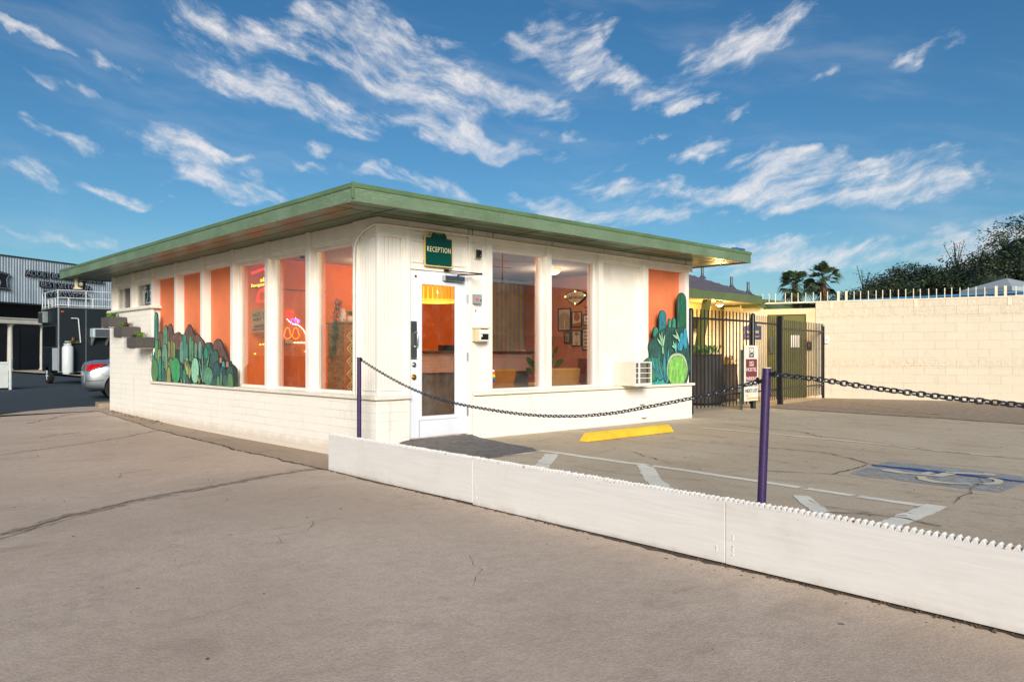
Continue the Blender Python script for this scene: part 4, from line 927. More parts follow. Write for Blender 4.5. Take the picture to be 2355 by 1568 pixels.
# ------------------------------------------------------------------ inside the office
m_granite = M('speckled_counter', '5c5048', .3, .5, 90)
m_deskbrick = brick_paint('desk_brick', 'cfa893', .5, .055, .004, amt=0)
m_charcoal = M('charcoal_panel', '6f6a60', .7, .1, 8, .1, 50)
t = thing('reception_desk', 'low brick reception desk with a speckled counter behind the door', 'desk', (3.0,2.5,.05))
b = MB(); b.box(1.3, 2.20, .80, 4.72, 2.9, 1.115); b.build('brick_front', m_deskbrick, t)
b = MB(); b.box(1.34, 2.24, .051, 4.68, 2.86, .7995); b.build('base', m_charcoal, t)
b = MB(); b.box(1.25, 2.14, 1.1155, 4.76, 2.95, 1.150); b.build('counter', m_granite, t, bevel=.006)
b = MB(); b.box(2.80, 2.32, 1.152, 3.10, 2.44, 1.245); tag(b.build('card_terminal', m_black, bevel=.008), 'black box standing on the reception counter', 'terminal')
b = MB(); b.box(4.42, 2.25, 1.1515, 4.62, 2.33, 1.172); tag(b.build('paper_tray', M('salmon_paper', 'd99a80', .7, .05, 8), bevel=.003), 'salmon tray lying at the end of the counter', 'tray')
b = MB(); b.box(3.68, 2.188, .845, 3.80, 2.199, 1.10); tag(b.build('desk_poster', M('orange_poster', 'df8f62', .6, .05, 5)), 'small orange poster on the brick desk front', 'poster')
m_lampshade = M('amber_lampshade', 'e08a2a', .7, .1, 20, emit=('f08a1c', .9))
m_bulb = M('warm_bulb', 'fff0d0', .5, .01, 3, emit=('ffd9a0', 18))
t = thing('pendant_lamp', 'amber drum pendant lamp glowing inside the door', 'lamp', (2.72,2.4,2.6))
b = MB()
for k in range(24):
    a0, a1 = 2*PI*k/24, 2*PI*(k+.82)/24; r = .30
    b.add([(2.72+r*math.cos(a0),2.4+r*math.sin(a0),1.97),(2.72+r*math.cos(a1),2.4+r*math.sin(a1),1.97),(2.72+r*math.cos(a1),2.4+r*math.sin(a1),2.22),(2.72+r*math.cos(a0),2.4+r*math.sin(a0),2.22)], [(0,1,2,3)])
b.build('shade', m_lampshade, t, fix=False)
b = MB(); b.tube([(2.72+.31*math.cos(2*PI*k/28),2.4+.31*math.sin(2*PI*k/28),1.95) for k in range(28)], .022, 8, closed=True); b.build('rim', M('glowing_rim', 'f0a040', .5, .05, 9, emit=('f59a2a', 1.6)), t, smooth=True)
b = MB(); b.ellip((2.72,2.4,2.10), (.035,.035,.05), 10); b.build('bulb', m_bulb, t, smooth=True)
b = MB(); b.tube([(2.72,2.4,2.25),(2.72,2.4,2.60)], .006, 6); b.build('cord', m_black, t)
def lamp_light(name, loc, energy, col, r=.12):
    l = bpy.data.lights.new(name, 'POINT'); l.energy = energy; l.color = col; l.shadow_soft_size = r
    o = bpy.data.objects.new(name, l); COL.objects.link(o); o.location = loc; return o
lamp_light('pendant_glow', (2.72,2.4,1.93), 15, (1,.74,.46))
def added_fill_lamp(x, y, label, e):  # invented fill lamps, added to brighten the cabinet, orange walls and chairs
    t = thing('added_fill_lamp', label, 'lamp', (x,y,2.6)); b = MB(); b.lathe([(.05,.0),(.15,-.01),(.16,-.05),(.12,-.09),(.02,-.105)], (x,y,2.599), 20); b.build('diffuser', M('fill_lamp_diffuser', 'ffe6c0', .5, .02, 5, emit=('ffc27a', 2.2)), t, smooth=True)
    lamp_light('added_fill_glow', (x,y,2.40), e, (1,.80,.56))
added_fill_lamp(1.62, .78, 'added fill lamp on the ceiling near the inlaid cabinet', 32)
added_fill_lamp(2.05, 3.05, 'added fill lamp on the ceiling over the neon wall', 17)
added_fill_lamp(4.9, 1.9, 'added fill lamp on the ceiling over the yellow armchairs', 28)
m_mustard = M('mustard_velvet', 'dc962f', .85, .12, 6, .3, 60)
m_palem = M('pale_mustard_velvet', 'dfae5f', .85, .08, 6, .3, 60)
m_wood = M('oak_wood', '9a6b3d', .5, .25, 3, .1, 40, stretch=(3,3,18))
def chair(cx, cy, rot, label, mat):
    t = thing('armchair', label, 'chair', (cx,cy,.05), rot, group='yellow chairs in the lobby')
    b = MB(); b.box(-.29,-.28,.36,.29,.30,.48); b.build('seat', mat, t, local=True, bevel=.05)
    b = MB(); b.prism([(-.26,.42),(-.20,.43),(-.31,.82),(-.38,.82)], 'x', -.30, .30); b.build('backrest', mat, t, local=True, bevel=.035)
    for sx in (-1,1):
        b = MB(); b.box(sx*.33-.04,-.26,.50,sx*.33+.04,.26,.58); b.build('armrest', mat, t, local=True, bevel=.03)
        for sy in (-.24,.26): b = MB(); b.tube([(sx*.32,sy,.55),(sx*.34,sy*1.06,0)], [.022,.014], 8); b.build('leg', m_wood, t, local=True)
chair(2.70, 1.15, 0, 'mustard chair seen from behind through the window next to the door', m_mustard)
chair(4.30, 1.25, -.35, 'paler yellow chair below the framed prints', m_palem)
t = thing('vertical_blind', 'grey and ochre vertical blind hanging behind the desk', 'blind', (5.6,3.85,1.14))
b = MB()
for k in range(26):
    x = 4.60+k*.060; a = -.38+.10*math.sin(k*1.7); d = .034
    b.add([(x-d*math.cos(a),3.86-d*math.sin(a),1.14),(x+d*math.cos(a),3.86+d*math.sin(a),1.14),(x+d*math.cos(a),3.86+d*math.sin(a),2.52),(x-d*math.cos(a),3.86-d*math.sin(a),2.52)], [(0,1,2,3)], k % 2)
b.build('slats', [M('blind_ochre', 'b79a66', .8, .1, 6), M('blind_slate', '87939b', .8, .12, 6)], t, fix=False)
b = MB(); b.box(4.55,3.80,2.52,6.168,3.90,2.58); b.build('rail', m_greybox, t)
m_frame = M('frame_dark_green', '2f3d3a', .5, .1, 10)
m_mat = M('print_paper', 'cdbca2', .8, .05, 5)
m_art = {k: M('art_'+k, c, .8, .1, 8) for k, c in dict(rust='a5643c', brown='6d4a36', leaf='5c6a4a', clay='c98b62', grey='8a7f73').items()}
def frame(y0, y1, z0, z1, label, art):
    t = thing('picture_frame', label, 'picture', (6.16,(y0+y1)/2,z0), group='framed prints on the lobby wall')
    b = MB(); x = 6.145; w = .018
    b.box(x,y0,z0,6.169,y0+w,z1); b.box(x,y1-w,z0,6.169,y1,z1); b.box(x,y0+w,z0,6.169,y1-w,z0+w); b.box(x,y0+w,z1-w,6.169,y1-w,z1); b.build('frame', m_frame, t, bevel=.002)
    b = MB(); b.box(6.158,y0+w,z0+w,6.168,y1-w,z1-w); b.build('print', m_mat, t)
    X_ = 6.1565; cy, cz = (y0+y1)/2, (z0+z1)/2; b = MB()
    if art == 'arches':
        for k in range(7):
            r = .135-k*.019; zc = z0+.22
            b.tube([(X_, cy+r, z0+.03)]+[(X_, cy+r*math.cos(a), zc+r*math.sin(a)) for a in [i*PI/12 for i in range(13)]]+[(X_, cy-r, z0+.03)], .0035, 5)
        b.build('motif', m_art['brown'], t)
    elif art == 'sun':
        b.prism(egg(cy, .15, cz-.03, cz+.13), 'x', X_-.002, X_); b.prism([(y0+.02,z0+.02),(y1-.02,z0+.02),(y1-.02,z0+.07),(y0+.02,z0+.10)], 'x', X_-.002, X_); b.build('motif', m_art['rust'], t)
    elif art == 'plant':
        for a in (.3,.8,1.3,1.9,2.5,3.0): b.prism(blade((cy,cz+.06),(cy+.09*math.cos(a),cz+.06+.09*math.sin(a)),.014), 'x', X_-.002, X_)
        b.tube([(X_,cy,cz+.06),(X_,cy+.01,z0+.07)], .003, 5); b.build('motif', m_art['leaf'], t); b = MB(); b.prism([(cy-.04,z0+.08),(cy-.03,z0+.03),(cy+.03,z0+.03),(cy+.04,z0+.08)], 'x', X_-.002, X_); b.build('pot', m_art['clay'], t)
    elif art == 'grey':
        b.prism([(y0+.02,z0+.02),(y1-.02,z0+.02),(y1-.02,z1-.02),(y0+.02,z1-.02)], 'x', X_-.002, X_); b.build('motif', m_art['grey'], t)
    else:
        for k in range(5): b.box(X_-.002, y0+.03, z0+.05+k*.07, X_, y1-.03-.03*(k % 2), z0+.07+k*.07)
        b.build('motif', m_art['brown'], t)
frame(2.57,2.91,1.555,1.99,'tallest framed print, of nested brown arches','arches'); frame(2.29,2.55,1.61,1.915,'framed print of a rust oval above the plant print','sun'); frame(2.02,2.26,1.64,1.86,'small blank framed print nearest the window edge','lines')
frame(2.58,2.75,1.305,1.525,'smallest framed print, plain grey','grey'); frame(2.30,2.55,1.25,1.56,'framed print of leaves in a clay pot','plant'); frame(2.03,2.28,1.175,1.59,'framed print of brown lines, lowest on the wall','lines')
def vegas_sign():
    t = thing('marquee_sign', 'pointed LAS VEGAS sign with lit bulbs above the framed prints', 'sign', (6.15,2.42,2.2))
    P = smooth_loop([(2.70,2.215),(2.62,2.29),(2.50,2.31),(2.42,2.335),(2.34,2.31),(2.22,2.29),(2.15,2.21),(2.25,2.12),(2.42,2.04),(2.60,2.12)], 2)
    b = MB(); b.prism(P, 'x', 6.12, 6.168); b.build('board', m_frame, t, bevel=.003)
    c = (2.423,2.19); b = MB(); b.prism([(c[0]+(y-c[0])*.90, c[1]+(z-c[1])*.88) for y, z in P], 'x', 6.116, 6.1198); b.build('face', m_mat, t)
    text('lettering', 'LAS VEGAS', m_ink, (6.1145,2.423,2.155), RY_, UZ, .40, .06, .002, .02, parent=t, align='CENTER')
    text('lettering', 'Fabulous', m_art['rust'], (6.1145,2.43,2.235), RY_, UZ, .17, .036, .002, .005, .3, parent=t, align='CENTER')
    text('lettering', 'NEVADA', m_ink, (6.1145,2.423,2.118), RY_, UZ, .13, .02, .002, .01, parent=t, align='CENTER')
    b = MB()
    for (y, z) in ((2.675,2.212),(2.175,2.215),(2.42,2.062),(2.42,2.305)): b.ellip((6.108,y,z), (.012,.012,.012), 8)
    b.build('bulb', M('marquee_bulb', 'ffdf9a', .5, .01, 4, emit=('ffc860', 9)), t, smooth=True)
vegas_sign()
m_leafv = M('variegated_leaf', '4e6e34', .5, .4, 14, dirt='a9b86c', dirtamt=.5)
t = thing('potted_plant', 'variegated leafy plant between the two lobby windows', 'plant', (4.45,1.7,.05))
b = MB(); rr = random.Random(3); tips = [(4.60,1.6,1.40,.11),(4.12,1.6,.98,.11),(4.90,1.6,1.02,.10),(4.68,1.62,1.10,.09),(4.58,1.55,1.0,.1),(4.86,1.7,1.24,.06),(4.0,1.62,.86,.09),(4.40,1.75,1.2,.1),(4.30,1.6,1.15,.1),(4.75,1.8,.9,.1),(4.2,1.8,1.05,.1)]
for (x,y,z,w) in tips:
    base = Vector((4.45,1.7,.62)); tip = Vector((x,y,z)); d = tip-base; s = base+d*.55; n = d.cross(Vector((.3,1,0))).normalized()*w*.55
    up = Vector((0,0,.02)); b.add([s, s+d*.2+n+up, tip-d*.08+n*.7, tip, tip-d*.08-n*.7, s+d*.2-n+up], [(0,1,2,3,4,5)])
b.build('leaves', m_leafv, t, fix=False)
b = MB()
for (x,y,z,w) in tips: b.tube([(4.45,1.7,.45),Vector((4.45,1.7,.62))+(Vector((x,y,z))-Vector((4.45,1.7,.62)))*.56], .006, 5)
b.build('stems', m_leafv, t)
b = MB(); b.lathe([(.12,0),(.15,.02),(.18,.45),(.16,.45),(.15,.40)], (4.45,1.7,.05), 20); b.build('pot', m_charcoal, t, smooth=True)
b = MB(); b.box(5.60,1.0,.051,6.14,1.9,1.02); tag(b.build('brown_cabinet', M('brown_laminate', '7b4a3a', .5, .1, 4), bevel=.006), 'plain brown cabinet against the lobby end wall', 'cabinet')
# cabinet with inlaid chevrons behind the first driveway window
def chevron():
    t = thing('inlaid_cabinet', 'wooden cabinet inlaid with diamond chevrons behind the driveway window nearest the pier', 'cabinet', (.56,1.35,.05))
    b = MB(); b.box(.30,1.20,.051,.95,1.62,1.49); b.build('carcass', m_wood, t, bevel=.004); b = MB(); b.box(.285,1.185,1.4905,.965,1.635,1.515); b.build('top', m_wood, t, bevel=.004)
    m1, m2, m3 = M('wood_light', 'd3a566', .5, .2, 4, stretch=(3,3,14)), M('wood_mid', '8d5f33', .5, .2, 4, stretch=(3,3,14)), M('wood_dark', '3f2616', .5, .2, 4, stretch=(3,3,14))
    b = MB(); s = .155; y = 1.1985; x0 = .335
    for r in range(8):
        for c in range(3):
            cx, cz = x0+s*.5+c*s*1.12, .18+r*s*1.06
            for k, m in ((1.0,0),(.72,1),(.48,0),(.24,2)):
                h = s*.52*k; b.prism([(cx-h,cz),(cx,cz-h),(cx+h,cz),(cx,cz+h)], 'y', y-.001*(4-k*3)-.001, y, m)
            for sx in (-1,1): b.prism([(cx+sx*s*.52,cz+s*.52),(cx+sx*s*.10,cz+s*.52),(cx+sx*s*.52,cz+s*.12)], 'y', y-.002, y, 1)
    b.build('inlay', [m1,m2,m3], t, fix=False)
    b = MB(); b.box(.30,1.1985,.06,.325,1.1998,1.48); b.build('stile', M('reddish_stile', 'b0562c', .5, .1, 5), t)
chevron()
m_pot = M('pale_ceramic', 'd8b8a0', .5, .05, 8)
m_trail = M('trailing_foliage', '2e4a34', .6, .4, 12)
def potplant(x, y, z, h, r, label, fol, kind):
    t = thing('potted_succulent', label, 'plant', (x,y,z)); b = MB(); b.lathe([(r*.7,0),(r,h*.25),(r*.95,h*.6),(r*.6,h*.85),(r*.7,h)], (x,y,z), 16); b.build('pot', m_pot, t, smooth=True)
    b = MB(); rr = random.Random(len(label))
    if kind == 'trail':
        for i in range(420):
            u = rr.random(); px = x-.05-u*.10+rr.gauss(0,.025); py = y+.02+rr.gauss(0,.03); pz = z+h+.12-u*.75+rr.gauss(0,.02); d = Vector((rr.gauss(0,.02),rr.gauss(0,.02),-.035)); n = Vector((rr.gauss(0,1),rr.gauss(0,1),0)).normalized()*.006
            p = Vector((px,py,pz)); b.add([p-n,p+n,p+d], [(0,1,2)])
    else:
        for i in range(120):
            p = Vector((x+rr.gauss(0,r*.55),y+rr.gauss(0,r*.5),z+h+rr.random()*.05)); d = Vector((rr.gauss(0,.02),rr.gauss(0,.02),.02)); n = Vector((rr.gauss(0,1),rr.gauss(0,1),0)).normalized()*.007; b.add([p-n,p+n,p+d], [(0,1,2)])
    b.build('foliage', fol, t, fix=False)
potplant(.36, 1.33, 1.516, .17, .045, 'tall pale vase with dark trailing foliage on the inlaid cabinet', m_trail, 'trail'); potplant(.47, 1.33, 1.516, .085, .05, 'short pale pot with a small bushy plant on the inlaid cabinet', m_succ['green'], 'bush')
# neon pieces on the orange wall
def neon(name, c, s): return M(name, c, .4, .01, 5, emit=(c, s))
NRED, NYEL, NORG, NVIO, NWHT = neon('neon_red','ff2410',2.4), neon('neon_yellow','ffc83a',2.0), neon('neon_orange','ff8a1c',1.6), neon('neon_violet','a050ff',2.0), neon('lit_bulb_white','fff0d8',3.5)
yw = 3.915
t = thing('neon_heart', 'small red neon heart on the orange wall', 'neon sign', (.94,yw,1.70))
b = MB(); b.tube([(.945+.055*math.sin(a)**3*1.1, yw-.012, 1.735+.0038*(13*math.cos(a)-5*math.cos(2*a)-2*math.cos(3*a)-math.cos(4*a))) for a in [k*2*PI/26 for k in range(26)]], .008, 6, closed=True); b.build('tube', NRED, t, smooth=True)
t = thing('neon_script', 'violet neon scrap of script beside the heart', 'neon sign', (1.03,yw,1.63)); b = MB()
b.tube([(1.075+.038*math.cos(a), yw-.012, 1.625+.034*math.sin(a)) for a in [k*2*PI/16 for k in range(16)]], .008, 6, closed=True); b.tube([(.995+.026*math.cos(a), yw-.012, 1.628+.036*math.sin(a)) for a in [k*1.6*PI/12 for k in range(13)]], .008, 6); b.build('tube', NVIO, t, smooth=True)
b = MB(); b.tube([(1.04,yw-.016,1.685),(1.045,yw-.016,1.66)], .007, 6); b.tube([(1.075,yw-.016,1.645),(1.08,yw-.016,1.61)], .008, 6); b.build('accent', NYEL, t, smooth=True)
t = thing('bulb_arch', 'arch of white bulbs on the orange wall', 'light string', (1.05,yw,1.28)); b = MB()
for k in range(15): a = PI*.5*k/14; b.ellip((.99+.245*math.sin(a), yw-.015, 1.335+.245*math.cos(a)), (.009,.009,.009), 6)
for k in range(9): b.ellip((1.02+k*.026, yw-.015, 1.280), (.009,.009,.009), 6)
for k in range(4): b.ellip((.955-k*.02, yw-.015, 1.60+k*.018), (.008,.008,.008), 6)
b.ellip((1.222,yw-.02,1.138), (.018,.012,.012), 8); b.build('bulb', NWHT, t, smooth=True)
t = thing('neon_petals', 'orange neon petal outline inside the bulb arch', 'neon sign', (1.0,yw,1.34)); b = MB()
for cx, s in ((1.035,1),(.915,-1)):
    b.tube([(cx+s*(.012+.062*math.cos(a)*(1.1 if math.sin(a) < 0 else .75)), yw-.012, 1.43+.09*math.sin(a)) for a in [k*2*PI/24 for k in range(24)]], .006, 6, closed=True)
b.build('tube', NORG, t, smooth=True)
b = MB(); b.box(.86,yw-.02,1.262,.995,yw,1.325); tag(b.build('wall_plate', M('pale_plate', 'd9b49c', .5, .05, 6), bevel=.004), 'pale name plate under the neon petals', 'plate')
b = MB(); b.box(.3,yw-.004,2.12,1.6,yw+.004,2.135); tag(b.build('wall_rail', M('rail_brown', '7a3d1c', .6, .1, 6)), 'thin brown picture rail across the orange wall', 'rail')
t = thing('dome_camera', 'dark dome camera on the ceiling behind the middle driveway window', 'camera', (.62,2.9,2.6)); b = MB(); b.lathe([(.07,0),(.075,-.03),(.05,-.035)], (.62,2.9,2.599), 18); b.build('base', m_greybox, t, smooth=True); b = MB(); b.ellip((.62,2.9,2.55), (.048,.048,.045), 14); b.build('dome', M('blue_black_dome', '1b2c50', .1, .05, 5), t, smooth=True)
# reflections of neon and poster, built as mirrored objects behind the third driveway window
t = thing('neon_reflection', 'reflection of a red and yellow neon chapel sign, modelled behind the third driveway window', 'neon sign', (.24,3.45,1.9))
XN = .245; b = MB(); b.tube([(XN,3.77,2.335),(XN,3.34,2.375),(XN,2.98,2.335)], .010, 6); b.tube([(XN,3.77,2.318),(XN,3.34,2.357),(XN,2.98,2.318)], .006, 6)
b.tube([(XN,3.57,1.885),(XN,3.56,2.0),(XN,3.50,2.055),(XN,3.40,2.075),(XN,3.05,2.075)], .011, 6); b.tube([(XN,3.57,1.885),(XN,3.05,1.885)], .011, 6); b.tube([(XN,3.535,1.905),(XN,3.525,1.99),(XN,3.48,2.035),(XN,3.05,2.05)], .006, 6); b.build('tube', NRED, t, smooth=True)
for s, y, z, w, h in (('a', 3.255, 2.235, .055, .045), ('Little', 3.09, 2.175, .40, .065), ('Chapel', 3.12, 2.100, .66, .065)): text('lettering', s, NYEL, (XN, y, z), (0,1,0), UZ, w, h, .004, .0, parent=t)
m_post = M('poster_reflection_cream', 'e2d4ac', .7, .06, 5)
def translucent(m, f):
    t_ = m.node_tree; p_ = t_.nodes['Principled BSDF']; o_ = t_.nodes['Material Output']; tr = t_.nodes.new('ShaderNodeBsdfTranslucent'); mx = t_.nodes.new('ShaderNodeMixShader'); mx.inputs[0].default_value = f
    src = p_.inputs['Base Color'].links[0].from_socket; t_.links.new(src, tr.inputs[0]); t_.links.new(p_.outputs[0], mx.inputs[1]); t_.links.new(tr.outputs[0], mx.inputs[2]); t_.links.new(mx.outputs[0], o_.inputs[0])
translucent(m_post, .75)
t = thing('poster_reflection', 'reflection of a cream wedding poster, modelled below the chapel neon reflection', 'poster', (.25,3.5,1.42))
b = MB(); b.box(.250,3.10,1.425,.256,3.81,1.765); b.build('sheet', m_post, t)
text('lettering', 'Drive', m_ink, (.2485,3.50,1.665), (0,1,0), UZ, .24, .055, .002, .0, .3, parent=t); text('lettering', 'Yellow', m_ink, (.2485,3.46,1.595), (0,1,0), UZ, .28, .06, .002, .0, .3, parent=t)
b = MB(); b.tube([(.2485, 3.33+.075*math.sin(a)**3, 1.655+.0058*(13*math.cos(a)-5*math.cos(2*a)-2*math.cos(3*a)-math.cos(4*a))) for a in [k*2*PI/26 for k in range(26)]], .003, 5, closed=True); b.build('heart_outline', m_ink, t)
b = MB(); b.prism([(3.15,1.52),(3.62,1.49),(3.72,1.50),(3.68,1.535),(3.60,1.535),(3.15,1.56)], 'x', .2475, .2495); b.prism([(3.15,1.465),(3.76,1.445),(3.76,1.478),(3.15,1.505)], 'x', .2475, .2495); b.build('ribbon', M('poster_reflection_red', '9a4a3c', .7, .1, 8), t)
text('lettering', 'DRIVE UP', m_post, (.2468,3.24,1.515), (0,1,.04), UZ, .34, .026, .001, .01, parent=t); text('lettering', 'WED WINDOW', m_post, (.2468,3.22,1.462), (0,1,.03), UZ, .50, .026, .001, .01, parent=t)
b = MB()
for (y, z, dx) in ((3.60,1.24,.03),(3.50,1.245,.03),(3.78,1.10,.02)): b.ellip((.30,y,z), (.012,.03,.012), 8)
tag(b.build('string_lights', NYEL, smooth=True), 'three small yellow string lights below the cream poster reflection', 'lights')
b = MB()
for y0, m in ((3.45,0),(3.36,0)): b.box(.33, y0-.05, .06, .36, y0+.03, 1.42)
tag(b.build('dark_drape', M('dark_drape', '3a2620', .9, .2, 4, stretch=(8,8,1)), bevel=.004), 'dark drape standing behind the chapel poster reflection', 'drape')
# number board in the upper window
t = thing('number_board', 'teal board with white house number 1236 in the upper window', 'number sign', (.22,7.85,2.0))
b = MB(); b.box(.142,7.56,1.994,.150,8.33,2.36); b.build('board', M('teal_board', '1f4c58', .6, .2, 4), t)
text('lettering', '1236', M('white_numerals', 'eceeee', .5, .02, 5), (.1405,8.285,2.06), RY_, UZ, .66, .27, .003, -.005, parent=t, spacing=.9)
# rainbow sticker at the foot of the window beside the door
t = thing('rainbow_sticker', 'small rainbow flag sticker in the corner of the window next to the door', 'sticker', (1.93,.128,.68))
for k, c in enumerate(('eeeeee','d8322a','f08c1e','f2dc28','2f9a3c','2a57b8','6a2a86')):
    b = MB(); zt = .885-k*.0225-(.005 if k else 0); b.box(1.858, .1285, zt-.0225+(0 if k else -.004), 1.962-(.012 if k == 0 else 0), .1305, zt-.0002); b.build('stripe', M('sticker_'+c, c, .4, .02, 5), t)

# ------------------------------------------------------------------ low white barrier with its toothed top
BA = Vector((-.665, -.10, 0)); BD = Vector((-.052, -1, 0)).normalized(); BN = Vector((BD.y, -BD.x, 0))   # BN points to the driveway
if BN.x > 0: BN = -BN
BX = Matrix(((BD.x, BN.x, 0, BA.x), (BD.y, BN.y, 0, BA.y), (0, 0, 1, 0), (0, 0, 0, 1)))
def barrier():
    t = thing('low_barrier', 'long low white plywood barrier with a toothed top edge beside the driveway', 'barrier', (-1.0,-6.0,-.16))
    def B(name, mat, fill, bevel=0, m=None):
        b = MB(); fill(b); return b.build(name, mat, t, bevel=bevel, xf=BX)
    ss = [0, 2.566, 5.025, 7.47, 9.9, 12.3]
    for i in range(5):
        s0, s1 = ss[i]+.0025, ss[i+1]-.0025
        def board(b, s0=s0, s1=s1, i=i):
            zb0, zb1 = -.172+.010*min(3, i), -.150
            b.add([(s0,0,zb0),(s1,0,zb1),(s1,.019,zb1),(s0,.019,zb0),(s0,0,.212),(s1,0,.212),(s1,.019,.212),(s0,.019,.212)], [(3,2,1,0),(4,5,6,7),(0,1,5,4),(1,2,6,5),(2,3,7,6),(3,0,4,7)])
        o = B('board', m_ply, board, .0025)
        def screws(b, s0=s0, s1=s1, i=i):
            r2 = random.Random(30+i)
            for k in range(9): s = r2.choice([s0+.05, s1-.06, r2.uniform(s0+.3, s1-.3)]); z = r2.uniform(-.11, .02); b.ellip((s, .0193, z), (.009,.0022,.009), 10)
        bb = MB(); screws(bb); bb.build('screw', m_ply, o, smooth=True, xf=BX)
    def teeth(b):
        r2 = random.Random(8); p = .0345; n = int(12.3/p)
        pts = [(0, .205)]
        for k in range(n):
            j = r2.uniform(-.003, .003); pts += [(k*p, .213), (k*p+p*.5, .237+j)]
        pts += [(n*p, .213), (n*p, .205)]
        for k in range(n):
            x0, xm, x1 = k*p, k*p+p*.5, k*p+p; zt = pts[2+2*k][1]
            b.add([(x0,-.026,.2125),(xm,-.026,zt),(x1,-.026,.2125),(x0,.0165,.2125),(xm,.0165,zt),(x1,.0165,.2125)], [(0,1,2),(5,4,3),(0,3,4,1),(1,4,5,2),(2,5,3,0)])
    B('toothed_edge', m_plyteeth, teeth)
    def rust(b):
        r2 = random.Random(21)
        for k in r2.sample(range(340), 46):
            x0 = k*.0345; h = r2.uniform(.006,.014); b.add([(x0-.010,.0169,.2128),(x0,.0169,.2128+h*.3),(x0+.010,.0169,.2128),(x0,.0169,.2128-h)], [(0,1,2,3)]) if k % 3 else b.box(x0-.007,.001,.2132,x0+.007,.0164,.2132+h)
    B('rust_spots', M('rust_spot', '9a5526', .9, .3, 40), rust)
    def kerb(b):
        r2 = random.Random(2)
        n = 120
        for k in range(n):
            a0, a1 = .12+k*.101, .12+(k+1)*.101; d0 = -.010+r2.uniform(-.012, .006); zt = -.156+.008*min(1, k/30)
            b.box(a0, -.05, -.30, a1, d0, zt)
    B('kerb_footing', m_kerb, kerb)
    return t
barrier()
def dirtline():
    b = MB(); r2 = random.Random(4); L, R_ = [], []
    for k in range(260):
        s = .02+k*.048; w = .02+.03*r2.random()+.03*max(0, math.sin(s*1.7))**3
        p = BA+BD*s; q = p+BN*w; L.append((p.x-BN.x*.02, p.y, zd(p.y)+.005)); R_.append((q.x, q.y, zd(q.y)+.005))
    n = len(L); b.add(L+R_, [(i, i+1, n+i+1, n+i) for i in range(n-1)])
    for k in range(420):
        s = r2.uniform(.1, 9.5); p = BA+BD*s+BN*(.005+.05*r2.random()**2); r = r2.uniform(.003, .010); b.ellip((p.x, p.y, zd(p.y)+r*.5), (r*1.3, r, r*.7), 6)
    o = b.build('dirt', m_dirt, fix=False); o['kind'] = 'stuff'; o['label'] = 'dark dirt gathered along the foot of the white barrier'
dirtline()
# ------------------------------------------------------------------ purple posts and chains
m_rim = M('bare_pipe_rim', 'd9c7ad', .6, .1, 30)
def bollard(base, top, r, label):
    t = thing('chain_post', label, 'post', base, group='purple chain posts'); b = MB(); B0, T0 = Vector(base), Vector(top)
    b.tube([B0, B0+(T0-B0)*.5, T0], r, 20); b.build('pipe', m_purple, t, smooth=True)
    b = MB(); d = (T0-B0).normalized(); b.tube([T0+d*.0006+Vector((r*.9*math.cos(a), r*.9*math.sin(a), 0)) for a in [k*2*PI/20 for k in range(20)]], r*.14, 6, closed=True); b.build('rim', m_rim, t, smooth=True)
    return t
P1b, P1t = (-.353, -.19, -.02), (-.353, -.19, 1.058)
P2b, P2t = (-.800, -5.262, -.02), (-.779, -5.293, 1.007)
T1 = bollard(P1b, P1t, .0245, 'upright purple pipe post at the barrier end by the brick corner'); T2 = bollard(P2b, P2t, .0255, 'slightly leaning purple pipe post behind the middle of the barrier')
def eyelet(parent, p, d):
    b = MB(); p = Vector(p); d = Vector(d); b.tube([p, p+d*.03], .010, 8); b.tube([p+d*.03+Vector((0,0,.018)), p+d*.05, p+d*.03-Vector((0,0,.018)), p+d*.03+Vector((0,0,.0179))], .006, 6); b.build('eyelet', m_black, parent, smooth=True)
eyelet(T2, (-.783,-5.315,.972), (.02,-1,0)); eyelet(T1, (-.355,-.212,1.03), (-.06,-1,0)); eyelet(T2, (-.779,-5.268,.93), (.0,1,0))
LINK = None
def chain(pts, label, n_pitch=.0305, wire=.0039, w=.0115):
    P = [Vector(p) for p in pts]
    # resample smoothly by arc length
    F = []
    for i in range(len(P)-1):
        p0, p1, p2, p3 = P[max(0, i-1)], P[i], P[i+1], P[min(len(P)-1, i+2)]
        for k in range(40):
            t = k/40; F.append(.5*((2*p1)+(p2-p0)*t+(2*p0-5*p1+4*p2-p3)*t*t+(3*p1-p0-3*p2+p3)*t**3))
    F.append(P[-1]); D = [0]
    for a, c in zip(F, F[1:]): D.append(D[-1]+(c-a).length)
    n = int(D[-1]/n_pitch); b = MB(); k = 0; hl = n_pitch*.5+wire*1.0
    for i in range(n+1):
        s = min(D[-1]-1e-4, i*n_pitch)
        while k < len(D)-2 and D[k+1] < s: k += 1
        t = (F[k+1]-F[k]).normalized(); c = F[k]+t*(s-D[k]); side = t.cross(Vector((0,0,1))).normalized(); up = side.cross(t)
        tw = math.radians(38 if i % 2 else -52)+random.uniform(-.12, .12); nrm = side*math.cos(tw)+up*math.sin(tw)
        path = [c+t*(hl-w*.5+w*.5*math.sin(a))*1+nrm*w*math.cos(a) if False else c+t*((hl-w)+w*math.sin(a))+nrm*w*math.cos(a) for a in [j*PI/5 for j in range(6)]]
        path += [c-t*((hl-w)+w*math.sin(a))-nrm*w*math.cos(a) for a in [j*PI/5 for j in range(6)]]
        b.tube(path, wire, 6, closed=True)
    return tag(b.build('chain', m_chain, smooth=True, fix=False), label, 'chain', 'chains slung between the purple posts')
